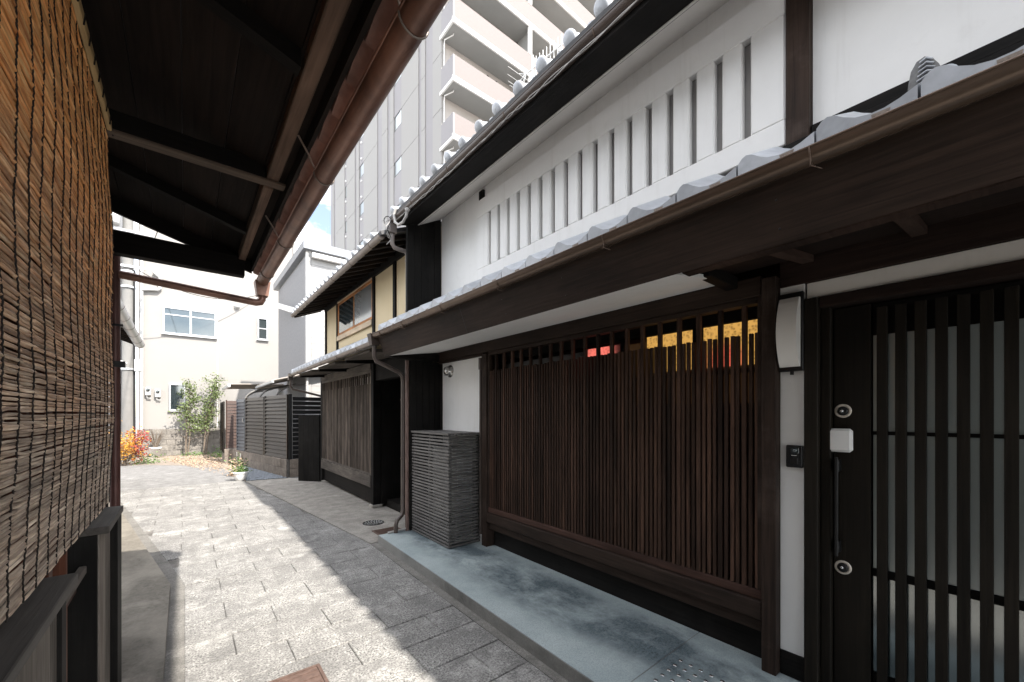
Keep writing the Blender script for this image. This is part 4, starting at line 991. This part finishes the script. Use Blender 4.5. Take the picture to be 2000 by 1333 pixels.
# --- louvre fence on a block base
FN = thing('louvre_fence', (1.45,13.5,0), 'bronze louvre fence on a low tan block base', 'fence')
P0 = Vector((1.955,11.0,0)); P1 = Vector((1.06,16.2,0)); DR = (P1-P0).normalized(); NRM = Vector((-DR.y, DR.x, 0))
FL = (P1-P0).length
def fm(u, off=0.0, z=0.0): return P0 + DR*u + NRM*off + Vector((0,0,z))   # off>0 = towards street
if NRM.x > 0: NRM = -NRM
MF = Matrix(((DR.x,NRM.x,0,P0.x),(DR.y,NRM.y,0,P0.y),(0,0,1,0),(0,0,0,1)))
fb = mesh('block', MB().box(.004,-.06,.003,.396,.06,.215,.006), M['block_w'])
for r_ in range(2):
    u = 0 - (.2 if r_ else 0)
    while u < FL:
        o = place('block', fb, FN, (0,0,0))
        o.matrix_parent_inverse = Matrix.Translation(-world_loc(FN)) ; o.matrix_basis = MF @ Matrix.Translation((max(u,0),0,r_*.22)); u += .4
obj('base_core', MB().box(0,-.05,0,FL,.05,.43,M=MF), M['bed'], FN)
ME = Matrix.Translation(P0) @ Matrix.Rotation(0,4,'Z')
for r_ in range(2):
    for k in range(3):
        x = 1.955 + .02 + k*.2
        mb = MB(); 
        for q in range(5): mb.box(x+q*.038,10.93,r_*.22+.003,x+q*.038+.03,11.0,r_*.22+.215,.004)
        mb.box(x,10.945,r_*.22+.003,x+.195,11.06,r_*.22+.215)
        obj('split_block', mb, M['block_w'], FN)
def panel(u0, u1, z0, z1, n, mat, nm, flat=False):
    pn = obj(nm, MB().box(u0,-.03,z0,u0+.05,.03,z1,M=MF), M[mat], FN); obj('post', MB().box(u1-.05,-.03,z0,u1,.03,z1,M=MF), M[mat], pn)
    h = (z1-z0)/n
    for k in range(n):
        a = z0 + k*h
        mb = MB(); mb.hexa([MF @ Vector(q) for q in ((u0+.05,.034,a+.012),(u1-.05,.034,a+.012),(u1-.05,.022,a+.002),(u0+.05,.022,a+.002),(u0+.05,.0,a+h*.99),(u1-.05,.0,a+h*.99),(u1-.05,-.012,a+h*.99),(u0+.05,-.012,a+h*.99))])
        obj('louvre', mb, M[mat], pn)
    return pn
panel(.03,1.62,.44,2.03,16,'bronze','fence_panel'); panel(1.67,3.25,.44,2.02,16,'bronze','fence_panel')
gt = panel(3.30,4.10,.44,2.0,15,'bronze_grey','gate')
obj('gate_handle', MB().box(3.36,.03,1.30,3.40,.06,1.42,M=MF), M['steel'], gt)
# end panel turned across, brown
pn = box('end_panel', (.985,15.42,.46,1.02,15.48,1.99), M['brownpan'], FN)
for k in range(15): 
    a = .47+k*.1; mb = MB(); mb.hexa([(1.02,15.43,a),(1.36,15.43,a),(1.36,15.45,a),(1.02,15.45,a),(1.02,15.45,a+.097),(1.36,15.45,a+.097),(1.36,15.47,a+.097),(1.02,15.47,a+.097)]); obj('louvre', mb, M['brownpan'], pn)
for k in range(3): box('post', (.93,15.6+k*.7,.3,.97,15.65+k*.7,1.95), M['bronze'], FN)
for r_ in range(2): box('corner_block', (.95,15.36,r_*.22+.003,1.40,15.5,r_*.22+.217), M['block_w'], FN, .006)
for k in range(14): box('louvre', (2.04,10.985,.45+k*.11,2.9,11.005,.45+k*.11+.09), M['black_metal'], FN)
box('corner_post', (1.955,10.96,.44,2.02,11.03,2.04), M['black_metal'], FN)
# --- carport behind the fence
CPT = thing('carport', (2.6,14.5,0), 'carport with curved arms and corrugated roof behind the louvre fence', 'carport')
def corr(x0,x1,y0,y1,z0,z1,n,name='corrugated_roof'):
    mb = MB(); vs_ = []; m = n*4
    for k in range(m+1):
        u = k/m; y = y0+(y1-y0)*u; dzz = .025*math.sin(k*math.pi/2)
        vs_ += [(x0,y,z0+dzz),(x1,y,z1+dzz),(x0,y,z0+dzz-.01),(x1,y,z1+dzz-.01)]
    f = []
    for k in range(m):
        a = k*4; b = a+4
        f += [(a,a+1,b+1,b),(a+2,b+2,b+3,a+3),(a,b,b+2,a+2),(a+1,a+3,b+3,b+1)]
    mb.add(vs_, f); return obj(name, mb, M['roofcorr'], CPT)
corr(1.05,3.6,15.6,18.2,2.50,2.62,18); corr(1.75,3.6,11.9,15.0,2.42,2.95,20)
for y in (12.3,13.6,14.9,16.2):
    x = 1.98 - (y-11)*.17 + .12 if y < 15 else 1.55
    zt_ = 2.42 if y < 15 else 2.52
    pts = [(x,y,0),(x,y,1.95)] + [(x+.6*(1-math.cos(a)), y, 1.95+.40*math.sin(a)) for a in [math.pi/2*i/7 for i in range(1,8)]] + [(3.4,y,zt_+.28)]
    obj('arched_post', MB().tube(pts, .026, 8), M['alu_dark'], CPT)
box('edge_beam', (1.04,15.55,2.42,1.12,18.2,2.50), M['alu'], CPT)
box('edge_beam', (1.72,11.9,2.36,1.78,15.0,2.42), M['alu'], CPT)
# --- house C: two-storey sided house behind
HC = thing('sided_house', (4,14,0), 'grey and white sided house rising behind the ochre townhouse', 'house')
box('wall', (2.66,12.2,0,6.5,16.6,6.1), M['siding'], HC)
box('wall', (2.62,12.35,0,2.658,16.6,6.0), M['siding_g'], HC)
box('corner_trim', (2.60,12.17,0,2.72,12.34,6.1), M['siding'], HC)
obj('downpipe', MB().tube([(2.60,12.10,0),(2.60,12.10,6.0)], .035, 8), M['grey_plastic'], HC)
rf = box('roof_edge', (2.50,12.02,6.1,6.7,16.9,6.32), M['roofmetal'], HC)
box('gutter', (2.72,12.0,5.90,6.6,12.13,6.02), M['white_paint'], rf)
for k in range(34): 
    box('siding_board', (2.73,12.185,.3+k*.17,6.5,12.199,.3+k*.17+.163), M['siding'], HC)
obj('lean_roof', MB().hexa([(1.95,16.2,5.42),(2.62,12.6,4.35),(2.62,12.75,4.35),(2.1,16.2,5.42),(1.95,16.2,5.58),(2.62,12.6,4.52),(2.62,12.75,4.52),(2.1,16.2,5.58)]), M['white_paint'], HC)
# --- far grey house at the left, and low eaves of the next left house
HE = thing('grey_house', (-5,24,0), 'pale grey house glimpsed behind the utility pole', 'house')
box('wall', (-9,22,0,-2.2,30,10.5), M['siding'], HE); box('balcony', (-6.5,21.3,3.0,-2.4,22,4.1), M['tower_grey'], HE)
for (x0,x1,z0,z1) in ((-4.6,-3.4,1.0,2.2),(-3.1,-2.4,4.3,5.6),(-4.7,-3.4,4.4,5.6),(-4.4,-3.2,7.2,8.6),(-3.0,-2.4,7.0,8.4)): window(HE,x0,x1,z0,z1,22)
obj('blue_pipe', MB().tube([(-3.2,21.9,8.0),(-2.7,21.9,8.2),(-2.5,21.9,7.6)], .05, 6), M['alu'], HE)
HD = thing('low_house', (-1.6,11.5,0), 'next house on the left with pale metal gutter', 'house')
box('wall', (-5,5.2,.04,-1.75,13.4,3.5), M['plaster2'], HD)
mb = MB(); mb.hexa([(-.93,8.6,3.33),(-5,8.6,5.0),(-5,13.8,5.0),(-.93,13.8,3.33),(-.93,8.6,3.40),(-5,8.6,5.07),(-5,13.8,5.07),(-.93,13.8,3.40)])
obj('roof', mb, M['tile_dark'], HD)
gutter('gutter', -.90, 3.40, .10, 8.6, 13.85, M['alu'], HD, brackets=(9.4,10.3,11.2,12.1,13.0,13.7), bmat='gutter', zb=3.32)
for k in range(14): obj('rafter', MB().hexa([(-1.0,8.7+k*.38,3.28),(-1.75,8.7+k*.38,3.58),(-1.75,8.76+k*.38,3.58),(-1.0,8.76+k*.38,3.28),(-1.0,8.7+k*.38,3.35),(-1.75,8.7+k*.38,3.66),(-1.75,8.76+k*.38,3.66),(-1.0,8.76+k*.38,3.35)]), M['under_x'], HD)
box('bracket_end', (-1.75,13.2,2.6,-1.25,13.4,3.25), M['black_y'], HD)
# --- utility pole with fittings
UP = thing('utility_pole', (-1.46,18.2,0), 'concrete utility pole with clamps and cables left of the cream building', 'utility pole')
obj('pole', MB().tube([(-1.46,18.2,-.1),(-1.46,18.2,11)], [.17,.12], 16), M['pole'], UP)
for z in (3.0,5.7,6.2): obj('band', MB().tube([(-1.46,18.2,z),(-1.46,18.2,z+.06)], .19, 14), M['alu'], UP)
for z in (6.35,7.1,7.5): obj('crossarm', MB().box(-2.2,18.0,z,-.8,18.07,z+.07), M['alu'], UP)
for x in (-2.1,-1.8,-1.15,-.85):
    obj('insulator', MB().lathe([(.03,0),(.05,.04),(.03,.08),(.05,.12),(0,.16)], Matrix.Translation((x,18.03,7.17)), 10), M['white_paint'], UP)
obj('transformer', MB().lathe([(0,0),(.2,.0),(.22,.05),(.22,.6),(.15,.66),(0,.66)], Matrix.Translation((-1.85,18.0,7.65)), 16), M['grey_plastic'], UP)
box('junction_box', (-1.30,17.95,2.95,-1.12,18.12,3.35), M['grey_plastic'], UP, .02)
obj('cable_run', MB().tube([(-1.30,18.1,.3),(-1.30,18.1,6.3)], .03, 6), M['cable_b'], UP)
obj('street_light_arm', MB().tube([(-1.46,18.1,3.2),(-1.9,17.6,3.35),(-2.1,17.3,3.3)], .03, 8), M['white_paint'], UP)
# ================================================================ APARTMENT TOWER
TW = thing('apartment_tower', (17,28,0), 'tall pale apartment block with grey stripes and pink balconies', 'apartment block')
FH = 2.88; ZF = [0.77 + FH*k for k in range(12)]      # balcony slab undersides
ZTOP = ZF[-1] + FH
XT = 10.2
box('core', (XT+.12,18.3,0,26,38.4,ZTOP), M['tower_wall'], TW)
cols = [(18.18,19.11,'L'),(19.11,19.99,'G'),(19.99,20.44,'L'),(20.44,20.80,'G'),(20.80,23.08,'L'),(23.08,24.28,'W'),(24.28,24.81,'L'),(24.81,25.27,'G'),(25.27,26.19,'L'),(26.19,27.05,'G'),(27.05,29.77,'L'),(29.77,30.80,'V'),(30.80,31.28,'L'),(31.28,31.73,'G'),(31.73,33.76,'L'),(33.76,34.31,'V'),(34.31,36.82,'L'),(36.82,37.40,'G'),(37.40,37.7,'L'),(37.7,38.53,'G')]
for (a,b,k) in cols:
    if k == 'L':
        for z in ZF: box('wall_panel', (XT,a,z-.72+.012,XT+.119,b,z-.72+FH-.012), M['tower_light'], TW)
    elif k == 'G': box('grey_stripe', (XT+.05,a,0,XT+.119,b,ZTOP), M['tower_grey'], TW)
    else:
        for z in ZF:
            zb_ = z + 1.38
            box('spandrel', (XT+.05,a,zb_-1.98,XT+.119,b,zb_-.03), M['tower_grey'], TW)
            wn = box('window', (XT+.06,a,zb_-.03,XT+.119,b,zb_+.03), M['black_metal'], TW)
            box('pane', (XT+.085,a+.02,zb_+.03,XT+.119,b-.02,zb_+.90), M['towerglass'], wn)
            box('mullion', (XT+.07,(a+b)/2-.35,zb_+.03,XT+.084,(a+b)/2-.29,zb_+.90), M['alu'], wn)
            if k == 'V':
                for dz_ in (-1.6,-.4): obj('vent', MB().lathe([(.09,0),(.09,.06),(0,.1)], Matrix.Translation((XT+.05,(a+b)/2,zb_+dz_)) @ Matrix.Rotation(math.radians(-90),4,'Y'), 10), M['white_paint'], wn)
# front balconies
XR = 25.5
for i, z in enumerate(ZF):
    if z < 6: continue
    sl_ = box('balcony', (XT+.02,17.03,z,XR,18.3,z+.16), M['soffit_grey'], TW)
    box('slab_lip', (XT-.04,16.97,z-.05,XR,17.06,z+.10), M['white_paint'], sl_)
    box('slab_lip', (XT-.04,17.061,z-.05,XT+.05,18.3,z+.10), M['white_paint'], sl_)
    box('slab_band', (XT-.02,16.99,z+.101,XR,17.08,z+.22), M['white_paint'], sl_)
    box('front_parapet', (XT+.08,17.0,z+.221,XR,17.12,z+1.26), M['tower_pink'], sl_)
    box('side_parapet', (XT-.01,17.0,z+.161,XT+.079,18.18,z+1.26), M['tower_grey'], sl_)
    box('divider', (XT+5.2,17.2,z+.162,XT+5.26,18.29,z+FH-.02), M['soffit_grey'], sl_)
    box('post', (XT+5.0,16.98,z+1.262,XT+5.22,17.12,z+FH-.06), M['white_paint'], sl_)
    obj('drain_pipe', MB().tube([(XT+.35,17.55,z-.03),(XT+.35,17.55,z-.10),(XT+.12,18.05,z-.12),(XT+.12,18.1,z-.4),(XT+.12,18.1,z-1.8)], .03, 8), M['white_paint'], sl_)
    for x in (XT+3.0,XT+3.6): obj('duct_end', MB().lathe([(.09,0),(.09,.05),(0,.05)], Matrix.Translation((x,18.29,z-.35)) @ Matrix.Rotation(math.radians(90),4,'X'), 12), M['black_metal'], sl_)
    bk = box('balcony_door', (XT+1.2,18.27,z+.17,XT+3.8,18.299,z+2.2), M['towerglass'], sl_)
# ================================================================ PLANTS
def leafmesh(name, pts, size, mat, parent, rr, el=1.8):
    mb = MB()
    for p in pts:
        s_ = size*rr.uniform(.6,1.3); d = Vector((rr.gauss(0,1),rr.gauss(0,1),rr.gauss(-.2,.7))).normalized(); n_ = d.orthogonal().normalized(); n_.rotate(Matrix.Rotation(rr.uniform(0,6.28),3,d))
        p = Vector(p); t = d*s_*el; q = n_*s_*.5; up = d.cross(n_)*s_*.12
        mb.add([p, p+t*.5+q+up, p+t, p+t*.5-q+up], [(0,1,2),(0,2,3)])
    return obj(name, mb, mat, parent)
def tree(name, x, y, h, label, lean, seed, crown, z0):
    rr = random.Random(seed); t = thing(name, (x,y,0), label, 'tree', 'young trees against the cream wall')
    mb = MB(); tips = []
    for s_ in range(2):
        pts = [Vector((x+s_*.07,y,0))]; n = 8
        for i in range(1,n+1):
            u = i/n; pts.append(Vector((x+s_*.07+lean*u*u+rr.uniform(-.025,.025), y+rr.uniform(-.03,.03), h*u*(1-.12*s_))))
        mb.tube(pts, [.034*(1-.75*i/n)*(1-.2*s_) for i in range(n+1)], 7)
        for i in range(2,n+1):
            for k in range(3):
                a = rr.uniform(0,6.28); ln = rr.uniform(.18,.42)*crown; e = pts[i]+Vector((math.cos(a)*ln, math.sin(a)*ln*.6, rr.uniform(.05,.3)))
                m_ = (pts[i]+e)/2 + Vector((0,0,.03)); mb.tube([pts[i],m_,e], [.009,.006,.003], 4); tips += [(m_,i/n),(e,i/n)]
    obj('trunk', mb, M['bark'], t)
    lp = []
    for e, u in tips:
        if e.z < z0: continue
        for _ in range(rr.randint(14,30)): lp.append(e + Vector((rr.gauss(0,.075),rr.gauss(0,.07),rr.gauss(0,.085))))
    leafmesh('crown', lp, .042, M['leafA'], t, rr)
    return t
tree('young_tree', .02, 19.15, 2.55, 'young leafy tree by the low window of the cream building', .12, 3, 1.0, .95)
tree('young_tree', .55, 19.2, 2.75, 'taller young tree leaning right beside the fence end', .32, 5, .8, .95)
# autumn shrub at the foot of the pole
t = thing('autumn_shrub', (-1.42,16.6,0), 'orange and red autumn shrub at the foot of the utility pole', 'shrub')
rr = random.Random(11); mb = MB(); tips = []
for k in range(16):
    a = rr.uniform(0,6.28); e = Vector((-1.42+math.cos(a)*rr.uniform(.05,.38), 16.6+math.sin(a)*rr.uniform(.05,.35), rr.uniform(.3,1.15))); mb.tube([(-1.42+math.cos(a)*.04,16.6+math.sin(a)*.04,0), Vector((-1.42,16.6,0)).lerp(e,.6)+Vector((0,0,.05)), e], [.012,.008,.004], 5); tips.append(e)
obj('stem', mb, M['bark'], t)
ly = []; lr_ = []
for e in tips:
    for _ in range(150):
        q = e + Vector((rr.gauss(0,.11),rr.gauss(0,.1),rr.gauss(-.05,.13)))
        (lr_ if (q.x > -1.2 and rr.random() < .7) or rr.random() < .06 else ly).append(q)
leafmesh('yellow_foliage', ly, .035, M['leafY'], t, rr); leafmesh('red_foliage', lr_, .035, M['leafR'], t, rr)
def tuft(x, y, r_, h, n, mat, label, name='weed_tuft'):
    t = thing(name, (x,y,0), label, 'plant'); rr = random.Random(int(x*1000+y*77)); 
    pts = [(x+rr.gauss(0,r_),y+rr.gauss(0,r_),abs(rr.gauss(0,h))+.02) for _ in range(n)]
    leafmesh('foliage', pts, .035, M[mat], t, rr); mb = MB()
    for k in range(8): mb.tube([(x+rr.gauss(0,r_*.4),y+rr.gauss(0,r_*.4),0),(x+rr.gauss(0,r_),y+rr.gauss(0,r_),h)], .004, 4)
    obj('stem', mb, M['leafP'], t)
tuft(-.95,16.9,.2,.13,260,'leafP','green weeds growing beside the autumn shrub')
tuft(.30,19.0,.22,.07,160,'leafP','low green weeds at the foot of the block wall')
tuft(.98,17.6,.16,.16,240,'leafP','green weeds at the far end of the fence base')
# pots
def pot(x, y, r_, h, z=0): return MB().lathe([(0,0),(r_*.62,0),(r_*.7,.015),(r_*.95,h*.55),(r_,h*.8),(r_*1.08,h*.86),(r_*1.08,h),(r_*.95,h),(r_*.92,h*.86),(0,h*.84)], Matrix.Translation((x,y,z)), 24)
t = thing('potted_plant', (1.0,11.25,0), 'white bowl of green and rusty leaves at the edge of the gravel', 'potted plant')
obj('pot', pot(1.0,11.25,.15,.20), M['white_plastic'], t); rr = random.Random(4)
leafmesh('foliage', [(1.0+rr.gauss(0,.075),11.25+rr.gauss(0,.07),.20+abs(rr.gauss(0,.05))) for _ in range(260)], .03, M['leafP'], t, rr)
leafmesh('rusty_foliage', [(.86+rr.gauss(0,.05),11.28+rr.gauss(0,.07),.12+abs(rr.gauss(0,.07))) for _ in range(120)], .03, M['litter'], t, rr)
t = thing('potted_plant', (1.02,12.1,0), 'small potted shrub behind the white bowl planter', 'potted plant')
obj('pot', pot(1.02,12.1,.11,.15), M['white_plastic'], t)
leafmesh('foliage', [(1.02+rr.gauss(0,.09),12.1+rr.gauss(0,.09),.22+abs(rr.gauss(0,.12))) for _ in range(200)], .035, M['leafP'], t, rr)
leafmesh('rusty_foliage', [(.98+rr.gauss(0,.1),12.05+rr.gauss(0,.09),.2+abs(rr.gauss(0,.12))) for _ in range(120)], .035, M['litter'], t, rr)
obj('cane', MB().tube([(1.02,12.1,.1),(1.08,12.1,.55)], .006, 5).tube([(1.0,12.1,.1),(1.0,12.12,.6)], .006, 5), M['grey_plastic'], t)
t = thing('potted_twigs', (-.83,19.2,0), 'white pot of bare twigs in front of the block wall', 'potted plant')
obj('pot', MB().lathe([(0,.005),(.13,.005),(.165,.30),(.175,.30),(.175,.35),(.15,.35),(.14,.32),(0,.32)], Matrix.Translation((-.83,19.2,0)), 22), M['white_plastic'], t)
mb = MB()
for k in range(34):
    a = rr.uniform(0,6.28); s_ = rr.uniform(.1,.4); mb.tube([(-.83+math.cos(a)*.03,19.3+math.sin(a)*.03,.32), (-.83+math.cos(a)*s_*.5,19.3+math.sin(a)*s_*.4,.65), (-.83+math.cos(a)*s_,19.3+math.sin(a)*s_*.6,rr.uniform(.75,1.0))], [.009,.006,.003], 4)
obj('twigs', mb, M['bark'], t)
# gravel and leaf litter
mb = MB(); rr = random.Random(8)
def inpoly(x,y,P):
    c_ = False; j = len(P)-1
    for i in range(len(P)):
        if (P[i][1]>y) != (P[j][1]>y) and x < (P[j][0]-P[i][0])*(y-P[i][1])/(P[j][1]-P[i][1])+P[i][0]: c_ = not c_
        j = i
    return c_
GP = [(1.10,11.03),(1.90,10.93),(1.68,12.2),(1.30,14.4),(1.12,15.2)]
n = 0
while n < 2600:
    x, y = rr.uniform(1.05,1.95), rr.uniform(10.9,15.2)
    if inpoly(x,y,GP): mb.ico((x,y,.008), rr.uniform(.012,.024), (1,1,.6), rr); n += 1
tag(obj('gravel', mb, M['gravel']), 'blue grey gravel strip between the planter and the fence base', 'gravel', kind='stuff')
mb = MB(); n = 0
while n < 2600:
    x, y = rr.gauss(.1,1.1), rr.gauss(16.6,1.9)
    if not (11.2 < y < 19.4) or x > 1.05-(y-11)*.0 or x < -2.5 or y < 15.4 - x*4.2: continue
    s_ = rr.uniform(.012,.03); a = rr.uniform(0,6.28); ca, sa = math.cos(a)*s_, math.sin(a)*s_; z = .006
    mb.add([(x-ca,y-sa,z),(x+sa*.5,y-ca*.5,z+rr.uniform(0,.02)),(x+ca,y+sa,z+rr.uniform(0,.02)),(x-sa*.5,y+ca*.5,z)], [(0,1,2),(0,2,3)]); n += 1
tag(obj('leaf_litter', mb, M['litter']), 'dry fallen leaves scattered over the dirt before the block wall', 'leaf litter', kind='stuff')
# overhead wires
def wire(a, b, sag, r_, label, mat='cable_b'):
    a, b = Vector(a), Vector(b); pts = []
    for i in range(17):
        u = i/16; q = a.lerp(b,u); q.z -= sag*4*u*(1-u); pts.append(q)
    tag(obj('overhead_wire', MB().tube(pts, r_, 5, False), M[mat]), label, 'wire', 'overhead wires')
wire((-1.2,18.0,6.3),(2.4,19.6,6.55),.5,.012,'thin wire sagging across the cream wall')
wire((-.85,18.0,7.33),(.2,3.9,5.2),.4,.012,'thin wire running back from the pole overhead')
wire((-1.15,18.0,7.33),(-7,23,7.9),.3,.012,'thin wire leaving the pole to the left')
